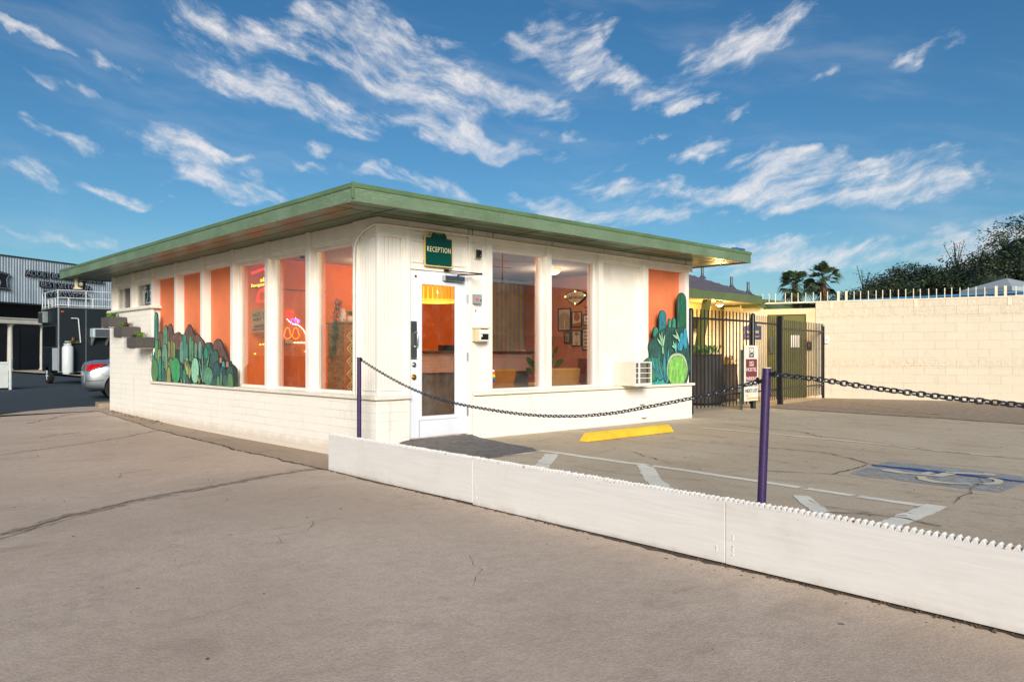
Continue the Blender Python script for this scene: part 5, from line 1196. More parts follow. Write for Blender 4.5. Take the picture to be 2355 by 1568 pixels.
chain([(-.357,-.245,1.025),(-.397,-.713,.890),(-.439,-1.222,.764),(-.48,-1.715,.678),(-.523,-2.229,.629),(-.589,-3.016,.599),(-.637,-3.59,.617),(-.671,-4.003,.662),(-.695,-4.282,.712),(-.734,-4.755,.808),(-.763,-5.103,.893),(-.777,-5.25,.928)], 'long grey chain sagging between the two purple posts')
chain([(-.783,-5.345,.970),(-.77,-5.62,.945),(-.79,-5.95,.905),(-.82,-6.4,.865),(-.87,-6.9,.84),(-.95,-7.7,.83),(-1.03,-8.6,.85)], 'grey chain running from the leaning post out over the block wall', .034, .0048, .0135)
# ------------------------------------------------------------------ wheel stops
b = MB(); y0 = -1.24; Xa, Xb = 2.27, 4.12
sec = [(y0,.004),(y0+.15,.004),(y0+.135,.085),(y0+.105,.112),(y0+.045,.112),(y0+.015,.085)]
def stop(b, xs, sec, ins):
    n = len(sec); rings = []
    for x, f in xs: rings.append([(x+ (z*ins if f < 0 else (-z*ins if f > 0 else 0)), y, z) for y, z in sec])
    vs = [p for r in rings for p in r]; fs = [tuple(range(n-1,-1,-1)), tuple((len(rings)-1)*n+k for k in range(n))]
    for i in range(len(rings)-1):
        for k in range(n): fs.append((i*n+k, i*n+(k+1) % n, (i+1)*n+(k+1) % n, (i+1)*n+k))
    b.add(vs, fs)
stop(b, [(Xa,-1),(3.2,0),(Xb,1)], sec, .75); tag(b.build('wheel_stop', m_yellow, bevel=.008), 'chipped yellow concrete wheel stop in front of the parking side wall', 'wheel stop')
b = MB(); b.prism([(-.02,10.62),(.10,11.28),(.9,11.35),(.9,10.5)], 'z', -.075, .045); tag(b.build('concrete_block', m_kerb, bevel=.012), 'broken grey concrete kerb block at the far brick corner', 'kerb block')

# ------------------------------------------------------------------ iron fence and gates
def fence(name, label, p, q, n, r, h0, h1, rz, posts, pick=None, offs=(.12,.12)):
    p, q = Vector(p), Vector(q); d = (q-p); L = d.length; ang = math.atan2(d.y, d.x)
    t = thing(name, label, 'fence' if 'fence' in name else 'gate', p, ang)
    src = None
    for k in range(n):
        x = offs[0]+(L-offs[0]-offs[1])*k/(n-1)
        if src is None:
            b = MB(); b.tube([(0,0,h0),(0,0,h1)], r, 8); src = b.build('picket', m_black, t, local=True, smooth=True); src.location = (x,0,0)
        else:
            o = src.copy(); COL.objects.link(o); o.parent = t; o.location = (x,0,0)
    for z in rz: b = MB(); b.box(.02, -.019, z-.019, L-.02, .019, z+.019); b.build('rail', m_black, t, local=True, bevel=.002)
    for (x, rr_, hh, rnd) in posts:
        b = MB()
        if rnd: b.lathe([(rr_,0),(rr_,hh-rr_*.8),(rr_*.8,hh-rr_*.35),(rr_*.35,hh-.004),(.004,hh)], (x,0,0), 16)
        else: b.box(x-rr_,-rr_,0,x+rr_,rr_,hh-.012); b.box(x-rr_*1.12,-rr_*1.12,hh-.0118,x+rr_*1.12,rr_*1.12,hh)
        b.build('post', m_black, t, local=True, smooth=rnd)
    return t
fence('iron_fence', 'tall black iron picket fence between the office and the parking sign', (6.98,.48,0), (9.40,.53,0), 16, .0125, .095, 1.93, (1.76,.325), [(.13,.048,1.94,True),(2.42,.05,1.93,True)], offs=(.335,.13))
fence('iron_fence', 'short black iron fence panel of thin pickets between two thick posts', (9.46,.56,0), (10.82,.74,0), 12, .0095, .11, 1.90, (1.745,.33), [], offs=(.10,.06))
fence('swing_gate', 'wide black iron swing gate standing against the block wall', (10.90,.72,0), (14.10,1.22,0), 24, .0105, .09, 1.86, (1.66,.34), [(0,.052,1.93,False),(3.2,.03,1.80,False)], offs=(.17,.09))

# ------------------------------------------------------------------ no parking sign
t = thing('parking_sign', 'white NO HOSTEL PARKING board on two green steel legs by the fence', 'sign', (9.08,.40,0))
X0, X1, Z0, Z1, YF = 8.845, 9.365, .165, 1.272, .395
m_board = M('weathered_sign_white', 'e2dcd0', .6, .06, 5, .05, 60, dirt='8d8272', dirtamt=.3); m_maroon = M('maroon_sign_band', '7c3136', .55, .14, 7); m_leg = M('green_steel_leg', '46544a', .5, .2, 10, .1, 60); m_syel = M('sign_yellow', 'e0aa35', .55, .08, 8)
b = MB(); b.box(X0, YF, Z0, X1, YF+.02, Z1); b.build('board', m_board, t, bevel=.004)
b = MB(); b.box(X0+.045, YF-.0022, .555, X1-.045, YF-.0002, 1.0); b.build('band', m_maroon, t)
def ct(s, z, w, h, m, bold=.012): text('lettering', s, m, ((X0+X1)/2, YF-.0035, z), RX, UZ, w, h, .002, bold, parent=t, align='CENTER')
ct('NO', .895, .16, .065, m_board); ct('HOSTEL', .755, .40, .075, m_board); ct('PARKING', .575, .45, .075, m_board); ct('PARK IN', .455, .44, .065, m_ink, .015); ct('NEXT LOT', .335, .47, .070, m_ink, .015)
b = MB(); b.box(9.02, YF-.0038, .865, 9.19, YF-.0024, .885); b.build('underline', m_board, t)
b = MB(); b.box(8.92, YF-.0022, .205, X1-.005, YF-.0002, .232); b.box(8.92, YF-.0022, .2322, 8.94, YF-.0002, .270); b.prism([(8.885,.268),(8.975,.268),(8.93,.322)], 'y', YF-.0022, YF-.0002); b.build('arrow', m_syel, t)
b = MB(); x0, x1, z0, z1 = 9.01, 9.20, 1.035, 1.225
b.prism([(x0,z0),(x1,z0),(x1,z0+.02),(x0,z0+.02)], 'y', YF-.002, YF-.0002); b.prism([(x0,z0+.0202),(x0+.012,z0+.0202),(x0+.012,z1),(x0,z1)], 'y', YF-.002, YF-.0002); b.prism([(x1-.012,z0+.0202),(x1,z0+.0202),(x1,z1),(x1-.012,z1)], 'y', YF-.002, YF-.0002); b.box(x0+.0122, YF-.002, z1-.010, x1-.0122, YF-.0002, z1)
for cx in (9.055, 9.155): b.tube([(cx+.024*math.cos(a), YF-.003, 1.083+.024*math.sin(a)) for a in [k*2*PI/14 for k in range(14)]], .006, 5, closed=True)
b.prism(blade((9.03,1.13),(9.11,1.195),.014), 'y', YF-.002, YF-.0002); b.prism([(9.05,1.10),(9.09,1.105),(9.105,1.08),(9.12,1.105),(9.165,1.115),(9.175,1.15),(9.16,1.155),(9.15,1.13),(9.10,1.13),(9.06,1.125)], 'y', YF-.002, YF-.0002); b.build('tow_emblem', m_ink, t)
for x in (8.80, 9.315):
    b = MB(); b.box(x, .416, -.01, x+.006, .455, 1.18 if x < 9 else 1.1); b.box(x+.0062, .449, -.01, x+.06, .455, 1.18 if x < 9 else 1.1); b.box(x-.012, .4552, -.01, x-.006, .47, 1.18 if x < 9 else 1.1); b.build('leg', m_leg, t)

# ------------------------------------------------------------------ block wall with gateway and spikes (own frame: x along the wall, -y towards the lot)
ang = math.atan2(-.937, .348)
WB = thing('block_wall', 'tall cream concrete block wall with white spikes on top', 'wall', (14.05,1.20,0), ang)
b = MB(); b.box(-.19, 0, -.3, 11, .2, 2.39); b.build('blockwork', m_block, WB, local=True)
b = MB(); b.box(-2.45, 0, -.3, -1.46, .2, 2.34); b.build('blockwork', m_block, WB, local=True)
m_spike = M('cream_spike_paint', 'ddd0b4', .5, .06, 6, .05, 40, dirt='9c7a52', dirtamt=.2)
m_cream_trim = M('cream_gate_trim', 'd9c59c', .6, .06, 4, .1, 40)
b = MB(); b.box(-1.459, .02, 2.115, -.191, .18, 2.262); b.box(-.42, .02, 0, -.191, .18, 2.1148); b.box(-1.459,.02,0,-1.36,.18,2.1148); b.build('gate_frame', m_cream_trim, WB, local=True, bevel=.003)
m_olive = M('olive_door_paint', '63642f', .5, .1, 3, .08, 40)
b = MB(); b.box(-1.358, .08, .01, -.422, .13, 2.113)
for (xa, za, xb, zb) in ((-1.25,.15,-.95,.95),(-.83,.15,-.53,.95),(-1.25,1.1,-.95,1.95),(-.83,1.1,-.53,1.95)):
    for bx in ((xa,za,xb,za+.02),(xa,zb-.02,xb,zb),(xa,za+.02,xa+.02,zb-.02),(xb-.02,za+.02,xb,zb-.02)): b.box(bx[0],.070,bx[1],bx[2],.0798,bx[3])
G = b.build('door', m_olive, WB, local=True, bevel=.002)
b = MB(); b.box(-.80, .065, 1.275, -.575, .0692, 1.585); b.build('notice', m_papr, G, local=True); b = MB(); b.box(-1.05,.065,1.10,-.98,.0692,1.38); b.build('sticker', M('peach_sticker', 'd9a884', .6, .05, 6), G, local=True)
b = MB(); b.box(-1.30,.02,1.12,-1.24,.07,1.55); b.tube([(-1.27,.0,1.2),(-1.27,-.03,1.22),(-1.27,-.03,1.45),(-1.27,.0,1.47)], .01, 8); b.build('handle', m_metal, G, local=True)
b = MB(); b.box(-2.40,-.01,2.395,11,.02,2.430); b.build('spike_rail', m_spike, WB, local=True)
sp = None; rr = random.Random(6)
xs = [-2.25,-2.1,-1.95,-1.62,-1.47,-1.31,-1.15,-.92,-.76,-.60,-.43,-.25,-.08,.1]+[.69+.163*k for k in range(18)]+[4.07+.163*k for k in range(14)]
b = MB(); b.box(-.0095,-.004,2.43,.0095,.008,2.66)
for x in xs:
    if sp is None: sp = b.build('spike', m_spike, WB, local=True); sp.location = (x,0,0)
    else: o = sp.copy(); COL.objects.link(o); o.parent = WB; o.location = (x+rr.uniform(-.012,.012),0,-2.43*0+rr.uniform(-.012,.006))
for x in (.34,.52,3.69,3.87,7.1,7.28): b = MB(); b.box(x-.028,-.006,2.43,x+.028,.012,2.665); b.build('wide_spike', m_spike, WB, local=True)
for x in (-2.0,.18,2.05,3.95,6.0): b = MB(); b.box(x-.04,-.012,2.22,x+.04,-.0005,2.394); b.build('bracket', m_spike, WB, local=True)
def onwall(s, y=0): return Vector((14.05,1.2,0))+Matrix.Rotation(ang,3,'Z') @ Vector((s,y,0))
t = thing('gate_keypad', 'black and red keypad with a cream cover beside the olive gate door', 'keypad', onwall(-.33,-.0), ang)
b = MB(); b.box(-.06,-.05,1.21,.05,.0195,1.40); b.build('body', m_black, t, local=True, bevel=.006); b = MB(); b.box(-.03,-.054,1.30,.02,-.0502,1.36); b.build('red_panel', M('red_key', 'a8322c', .5, .1, 6), t, local=True); b = MB(); b.box(-.07,-.06,1.43,.05,.0195,1.50); b.build('cover', m_cream_trim, t, local=True, bevel=.004)
t = thing('junction_box', 'small white junction box on the block wall beyond the gate', 'junction box', onwall(.07), ang); b = MB(); b.box(-.045,-.05,1.37,.045,-.0005,1.545); b.build('box', m_trim, t, local=True, bevel=.006); b = MB(); b.box(-.02,-.055,1.44,.02,-.0502,1.48); b.build('latch', m_greybox, t, local=True)
t = thing('rooms_sign', 'blue ROOMS sign behind the fence post', 'sign', onwall(-1.72,-.02), ang)
m_navy = M('navy_sign', '1f3a6e', .45, .08, 5); m_peach = M('peach_letters', 'e9c49a', .5, .05, 8)
b = MB(); b.prism([(-.215,1.49),(.215,1.49),(.215,1.83),(.12,1.84)]+[(.11*math.cos(a),1.85+.09*math.sin(a)) for a in [k*PI/10 for k in range(11)]]+[(-.12,1.84),(-.215,1.83)], 'y', -.012, .0185); b.build('sign_board', m_navy, t, local=True)
text('lettering', 'ROOMS', m_peach, (0,-.0135,1.64), RX, UZ, .30, .075, .002, .015, parent=t, local=True, align='CENTER'); text('lettering', 'No visitors allowed', m_peach, (0,-.0135,1.545), RX, UZ, .35, .035, .002, .01, parent=t, local=True, align='CENTER')
b = MB(); b.tube([(0,-.0135,1.78),(0,-.0135,1.82)], .008, 6); b.build('emblem', m_peach, t, local=True)

# ------------------------------------------------------------------ motel row behind the fence
MT = thing('motel_row', 'low cream motel building with dark shingle hip roof and green eaves behind the fence', 'building', (11,5,0))
m_shingle = M('weathered_shingles', '5a5660', .9, .25, 4, .8, 30, stretch=(1,6,1), dirt='7a747c', dirtamt=.4)
m_eave = M('green_eave_board', '5c6b44', .55, .1, 3, .1, 30, dirt='434f35', dirtamt=.4)
m_mwall = brick_paint('motel_block', 'e0cda2', .4, .2, .006, amt=.2)
b = MB(); b.box(6.9, 3.7, -.2, 13.7, 9.0, 2.44); b.build('wall', m_mwall, MT)
b = MB(); hip = [(6.7,2.5,2.60),(13.30,2.5,2.575),(10.5,6.0,4.05),(6.7,6.0,4.05),(13.3,9.5,2.58),(6.7,9.5,2.58)]
b.add(hip, [(0,1,2,3),(1,4,2),(3,2,4,5)]); b.add([(x,y,z-.03) for x,y,z in hip], [(3,2,1,0),(2,4,1),(5,4,2,3)]); b.add([hip[0],hip[3],hip[5]]+[(x,y,z-.03) for x,y,z in (hip[0],hip[3],hip[5])], [(0,3,4,1),(1,4,5,2)])
for k in range(1, 22):
    f = k/22; y = 2.5+3.5*f; z = 2.575+(4.05-2.575)*f+.004; x1 = 13.3-2.8*f
    b.box(6.72, y-.008, z-.006, x1-.02, y, z+.012)
b.build('roof', m_shingle, MT, fix=False)
b = MB(); b.box(10.42,2.46,2.385,13.3,2.50,2.585); b.box(13.30,2.5002,2.385,13.34,9.5,2.57); b.box(13.34,2.5,2.42,17.5,2.54,2.515); b.box(6.7,2.46,2.385,10.4198,2.50,2.60); b.build('fascia', m_eave, MT, bevel=.004)
b = MB(); b.box(6.7,2.5003,2.40,13.2998,3.699,2.43); b.build('soffit', M('cream_soffit', 'd8c69a', .7, .08, 3), MT)
b = MB(); b.box(13.34,2.54,2.3,17.5,6,2.41); b.build('lean_to_roof', m_eave, MT)
b = MB(); V = Vector; b.prism([(10.85,2.384),(11.03,2.384),(10.28,0),(10.10,0)], 'y', 2.51, 2.65); b.build('leaning_post', m_olive, MT, bevel=.004)
for (x, y) in ((12.5,3.72),(12.82,3.06),(13.05,2.72)):
    zr = 2.575+(y-2.5)*.4214; b = MB(); b.lathe([(.10,0),(.05,.07),(.036,.09),(.034,.30)], (x,y,zr-.02), 12); b.build('vent_pipe', M('galv_vent', '5d636b', .5, .15, 10, metal=.5), MT, smooth=True)
b = MB(); b.box(9.0,3.62,0,9.9,3.698,2.05); b.build('door', M('brown_motel_door', '5a4630', .6, .1, 4), MT, bevel=.004)
b = MB(); b.box(7.6,3.66,1.0,8.6,3.698,1.9); b.build('window', m_dark, MT)
t = thing('wall_floodlight', 'glowing yellow floodlight tucked under the motel eave', 'light', (11.55,2.62,2.34)); b = MB(); b.box(11.47,2.56,2.28,11.63,2.68,2.3995); b.build('housing', m_greybox, t, bevel=.006)
b = MB(); b.ellip((11.55,2.62,2.275), (.07,.055,.03), 12); b.build('lens', M('flood_lens', 'ffe2a0', .4, .01, 4, emit=('ffc85a', 22)), t, smooth=True)
lamp_light('flood_glow', (11.55,2.62,2.16), 58, (1,.66,.20), .07)
t = thing('gate_lantern', 'small dark lantern box high on the block wall end', 'lantern', (12.0,3.4,1.95)); b = MB(); b.box(11.90,3.44,1.75,12.10,3.698,2.02); b.build('box', m_black, t, bevel=.01); b = MB(); b.ellip((12.0,3.43,1.88), (.06,.02,.07), 12); b.build('dial', m_cream, t, smooth=True)
m_dryg = M('dry_grass', 'b8893f', .8, .25, 20)
def tub(cx, cy, w, h, label, mat, grass, n, seed):
    t = thing('tapered_planter', label, 'planter', (cx,cy,.0), group='tubs behind the fence'); b = MB(); a, c = w*.5, w*.62
    b.add([(cx-c,cy-c*.8,.05),(cx+c,cy-c*.8,.05),(cx+c,cy+c*.8,.05),(cx-c,cy+c*.8,.05),(cx-a,cy-a*.8,h),(cx+a,cy-a*.8,h),(cx+a,cy+a*.8,h),(cx-a,cy+a*.8,h)], [(3,2,1,0),(4,5,6,7),(0,1,5,4),(1,2,6,5),(2,3,7,6),(3,0,4,7)]); b.box(cx-a-.015,cy-a*.8-.015,h+.0005,cx+a+.015,cy+a*.8+.015,h+.03)
    b.box(cx-c*.8,cy-c*.6,0,cx+c*.8,cy+c*.6,.0495); b.build('tub', mat, t, bevel=.01)
    b = MB(); rr = random.Random(seed)
    for i in range(n):
        x, y = cx+rr.uniform(-a,a)*.85, cy+rr.uniform(-a,a)*.65; l = rr.uniform(.08,.30); dx, dy = rr.gauss(0,.09), rr.gauss(0,.07)
        b.add([(x-.006,y,h+.02),(x+.006,y,h+.02),(x+dx*.6,y+dy*.6,h+.02+l*.7),(x+dx,y+dy,h+l*.8)], [(0,1,2),(1,3,2)])
    b.build('grass', grass, t, fix=False)
m_tub = M('charcoal_tub', '4d4a46', .7, .12, 6, .15, 60)
tub(9.60, 1.80, .62, 1.07, 'larger charcoal planter with small green shoots behind the iron fence', m_tub, m_succ['green'], 90, 4); tub(11.05, 2.2, .48, .84, 'smaller brown planter with dry golden grass behind the iron fence', M('brown_tub', '5a4a3a', .7, .12, 6, .15, 60), m_dryg, 160, 5)

# ------------------------------------------------------------------ big store across the street
def corr_mat():
    q = NT('corrugated_cladding'); v = q.map((1,1,1))
    cc = q.mix(q.ramp(q.noise(q.map((3,3,.25)), 1.2, 6, .6), .3, .7), lin('7f8e9a'), lin('a3b0ba')); q.put(cc, q.p.inputs['Base Color']); q.p.inputs['Roughness'].default_value = .5; return q.m
m_clad = corr_mat()
m_store_dk = M('dark_navy_wall', '10161f', .7, .25, .6, .05, 20); m_stone = M('pale_column_stone', 'b9b7ad', .6, .08, 2, .05, 30, dirt='8d8a7c', dirtamt=.3)
ST = thing('store_building', 'large grey corrugated store with black lettering across the street', 'building', (7.77,55.86,-.09), math.atan2(.470,.883))
b = MB(); p = .21; n = int(32/p); prof = []
for k in range(n): x = -20+k*p; prof += [(x,0),(x+p*.32,0),(x+p*.5,-.03),(x+p*.82,-.03)]
prof.append((-20+n*p,0)); b.add([(x,y,4.81) for x,y in prof]+[(x,y,7.94) for x,y in prof], [(i,i+1,len(prof)+i+1,len(prof)+i) for i in range(len(prof)-1)]); b.build('cladding', m_clad, ST, local=True, fix=False)
b = MB(); b.box(-20,.02,4.80,12.3,16,7.95); b.box(-20,1.6,0,12.3,16,4.7995); b.build('wall', m_store_dk, ST, local=True)
b = MB(); b.box(-20,-.10,7.9505,12.3,16,8.02); b.box(-19.9,-.12,4.70,12.3,-.02,4.805); b.build('roof_edge', M('dark_roof_edge', '20262b', .6, .1, 4), ST, local=True)
b = MB(); b.box(-20,-.6,-.1,12.3,1.5995,.10); b.build('step', M('dark_step', '3a4648', .8, .15, 3), ST, local=True)
b = MB(); b.box(-12,-.75,3.36,3.4,-.05,3.62); b.box(-12,-.82,3.6205,3.45,-.05,3.70); b.box(-12,-.78,3.30,3.42,-.05,3.3595); b.build('entablature', m_stone, ST, local=True, bevel=.02)
for x in (-7.0,-4.4,-1.55,.95,3.1): b = MB(); b.lathe([(.22,.10),(.22,.18),(.165,.22),(.175,.9),(.145,3.14),(.20,3.18),(.22,3.22),(.22,3.299)], (x,-.4,0), 20); b.build('column', m_stone, ST, local=True, smooth=True)
b = MB(); b.box(-1.3,1.5,.1,.7,1.598,3.1); b.build('door', M('black_roller_door', '12171c', .6, .2, 3), ST, local=True)
m_sgn = M('black_channel_letter', '0f1318', .5, .1, 6); m_neonoff = M('unlit_neon_tube', '8c93a0', .3, .05, 10)
for s, x, z, w, h in (('ADULT BOOKS & VIDEOS', -.21, 6.72, 6.75, .44), ('BEST SELECTION', 1.0, 6.03, 4.3, .44), ('IN LAS VEGAS', 1.29, 5.37, 3.78, .44)):
    text('lettering', s, m_sgn, (x,-.14,z), RX, UZ, w, h, .14, .035, parent=ST, local=True); text('neon_tubing', s, m_neonoff, (x+.02,-.222,z+.05), RX, UZ, w-.04, h-.10, .01, -.018, parent=ST, local=True)
EM = [(-3.1,6.95),(-2.75,6.95),(-2.35,6.05),(-2.15,6.85),(-1.35,6.72),(-1.55,6.40),(-1.50,5.75),(-1.33,5.62),(-2.2,5.64),(-2.05,6.10),(-2.2,6.35),(-2.55,5.66),(-3.0,5.68)]
b = MB(); b.prism(EM, 'y', -.20, -.07); b.build('emblem', m_sgn, ST, local=True)
b = MB(); cx, cz = -2.15, 6.25; b.tube([(cx+(x-cx)*.86, -.215, cz+(z-cz)*.86) for x, z in EM], .018, 5, closed=True); b.build('neon_tubing', m_neonoff, ST, local=True)
# ------------------------------------------------------------------ food trailer
m_tr = M('dark_teal_trailer_paint', '0a151b', .5, .12, 2, .05, 30, dirt='12202a', dirtamt=.3); m_alu = M('aluminium_tube', 'b4b6b6', .35, .06, 20, metal=.6); m_win = M('dark_tinted_window', '14161a', .12, .1, 4)
TR = thing('food_trailer', 'dark teal food trailer with a white roof railing behind the silver car', 'trailer', (2.99,26.79,-.09))
def tl(nm, fill, mat, bevel=0, smooth=False, parent=TR): b = MB(); fill(b); return b.build(nm, mat, parent, local=True, bevel=bevel, smooth=smooth)
L_, W_, ZB, ZT = 2.55, 2.45, .50, 3.02
tl('body', lambda b: b.box(0,0,ZB,W_,L_,ZT), m_tr, .02)
tl('roof', lambda b: b.box(-.03,-.03,ZT+.0005,W_+.03,L_+.03,ZT+.05), m_alu, .01)
def trim(b):
    for x, y in ((-.012,-.012),(W_-.03,-.012),(-.012,L_-.03)): b.box(x,y,ZB-.02,x+.045,y+.045,ZT-.001)
    b.box(.04,-.010,ZB-.015,W_-.04,-.0005,ZB+.01); b.box(.98,-.006,ZB+.02,.995,-.0005,ZT-.02)
tl('corner_trim', trim, m_alu)
def rails(b):
    r = .022; z0, z1, z2 = ZT+.05, 3.42, 3.72
    for x, h in ((0,z2),(.38,z1),(1.0,z2),(1.25,z1),(1.95,z2),(W_,z2)): b.tube([(x,.03,z0),(x,.03,h)], r, 6)
    for y, h in ((.5,z1),(1.0,z1),(1.55,z1),(2.1,z2),(L_,z2)): b.tube([(.02,y,z0),(.02,y,h)], r, 6)
    for z in (z0+.06, z1, z2): b.tube([(0,.03,z),(W_,.03,z)], r*.8, 6); b.tube([(.02,.03,z),(.02,L_,z)], r*.8, 6)
tl('roof_railing', rails, M('white_railing', 'c9cccb', .45, .05, 10), smooth=True)
tl('marker_lamp', lambda b: b.box(.10,-.025,2.84,.20,-.0005,2.90), M('amber_lamp', 'b3501e', .3, .05, 6), .01)
tl('gas_pipe', lambda b: b.tube([(.44,-.06,2.62),(.66,-.06,2.62),(.70,-.06,2.60),(.78,-.06,1.66),(.60,-.06,1.66)], .022, 8), M('white_pipe', 'c3c8c8', .4, .05, 10), smooth=True)
tl('regulator', lambda b: (b.box(.42,-.10,1.62,.72,-.001,1.74), b.ellip((.50,-.12,1.78),(.07,.07,.10),10)), M('brass_dark', '6a5a3c', .4, .2, 12, metal=.6), .01)
tl('service_window', lambda b: b.box(-.02,.25,1.50,-.0005,2.35,2.32), m_win, .006)
tl('window_frame', lambda b: (b.box(-.025,.20,2.3205,-.0005,2.40,2.36), b.box(-.025,.20,1.46,-.0005,2.40,1.4995), b.box(-.025,.20,1.4998,-.0005,.2498,2.3202), b.box(-.025,2.3502,1.4998,-.0005,2.40,2.3202)), M('dark_frame', '2e3436', .4, .1, 8))
SAC = thing('side_air_unit', 'louvred air unit mounted high on the serving side of the trailer', 'air unit', (2.8,28.6,2.4))
b = MB(); b.box(2.80,28.35,2.38,2.9895,29.1,2.84); b.build('housing', M('dull_grey_unit', '77807f', .5, .1, 6), SAC, bevel=.02)
b = MB()
for k in range(9): b.box(2.78,28.4,2.41+k*.045,2.7995,29.05,2.432+k*.045)
b.build('louvre', m_black, SAC)
tl('menu_board', lambda b: b.box(-.015,.10,.56,-.0005,.85,1.44), M('white_menu_board', 'aab2b6', .5, .12, 7))
AC = thing('trailer_air_conditioner', 'grey box air conditioner on brackets at the end of the trailer', 'air conditioner', (4.5,26.6,1.8))
b = MB(); b.box(4.12,26.36,1.78,4.84,26.789,2.14); b.build('casing', M('pale_blue_grey_casing', 'a9b9c0', .45, .06, 6), AC, bevel=.02); b = MB(); b.box(4.20,26.352,1.80,4.80,26.3595,2.10); b.build('grille', M('dark_grey_grille', '45484c', .6, .15, 30, .3, 60), AC, bevel=.004)
for x in (4.16,4.70): b = MB(); b.prism([(26.40,1.779),(26.788,1.779),(26.788,1.46),(26.755,1.46)], 'x', x, x+.05); b.build('bracket', m_alu, AC)
TK = thing('propane_tank', 'tall white propane cylinder strapped to the trailer end', 'gas cylinder', (3.27,26.55,.31)); b = MB(); b.lathe([(.14,0),(.17,.02),(.17,.05),(.19,.06),(.205,.12),(.205,1.02),(.18,1.10),(.11,1.15),(.06,1.17)], (3.27,26.55,.31), 24); b.build('cylinder', M('white_tank_paint', 'c6cccb', .3, .04, 4, coat=.3), TK, smooth=True)
b = MB()
for a0 in (.3, 2.2, 4.1): b.tube([(3.27+.105*math.cos(a0+k*.2),26.55+.105*math.sin(a0+k*.2),1.49) for k in range(8)], .05, 6)
b.tube([(3.27+.10*math.cos(k*2*PI/16),26.55+.10*math.sin(k*2*PI/16),1.60) for k in range(16)], .016, 6, closed=True); b.build('collar', M('white_collar', 'c2c7c6', .4, .05, 6), TK, smooth=True)
b = MB(); b.tube([(3.27,26.55,1.47),(3.27,26.55,1.56)], .025, 8); b.tube([(3.27,26.55,1.55),(3.42,26.60,1.56),(3.6,26.72,1.60)], .014, 6); b.build('valve', m_brass, TK, smooth=True)
def wheel(parent, x, y, z, r, w, axis, rimmat, local=True):
    b = MB(); prof = [(r*.62,-w*.5),(r*.92,-w*.5),(r,-w*.36),(r,w*.36),(r*.92,w*.5),(r*.62,w*.5)]; b.lathe(prof, (0,0,0), 30)
    xf = Matrix.Translation((x,y,z)) @ Matrix.Rotation(PI/2, 4, 'Y' if axis == 'x' else 'X')
    wo = b.build('wheel', m_rubber, parent, local=True, smooth=True, xf=xf)
    b = MB(); b.lathe([(r*.10,-w*.42),(r*.58,-w*.36),(r*.64,-w*.49),(r*.64,w*.49),(r*.58,w*.36),(r*.10,w*.42)], (0,0,0), 30)
    for k in range(5):
        a = k*2*PI/5
        for s in (-1,1): b.tube([(r*.12*math.cos(a),r*.12*math.sin(a),s*w*.44),(r*.58*math.cos(a),r*.58*math.sin(a),s*w*.43)], r*.085, 6)
    b.build('rim', rimmat, wo, local=True, smooth=True, xf=xf); return wo
m_rim_w = M('white_wheel_rim', 'b9cbd4', .35, .05, 8)
wheel(TR, .10, 1.75, .36, .36, .20, 'x', m_rim_w); wheel(TR, W_-.10, 1.75, .36, .36, .20, 'x', m_rim_w)
tl('chassis', lambda b: (b.box(.15,.10,.38,W_-.15,L_-.1,.4995), b.box(.3,-.8,.40,.40,.0995,.48), b.box(1.1,.05,.30,1.5,.6,.3795)), m_black, .01)
tl('fender', lambda b: b.prism([(1.28+.02,.72),(1.40,.80),(2.10,.80),(2.2,.72),(2.2,.69),(2.08,.765),(1.42,.765),(1.31,.69)], 'x', -.03, .24), m_black)

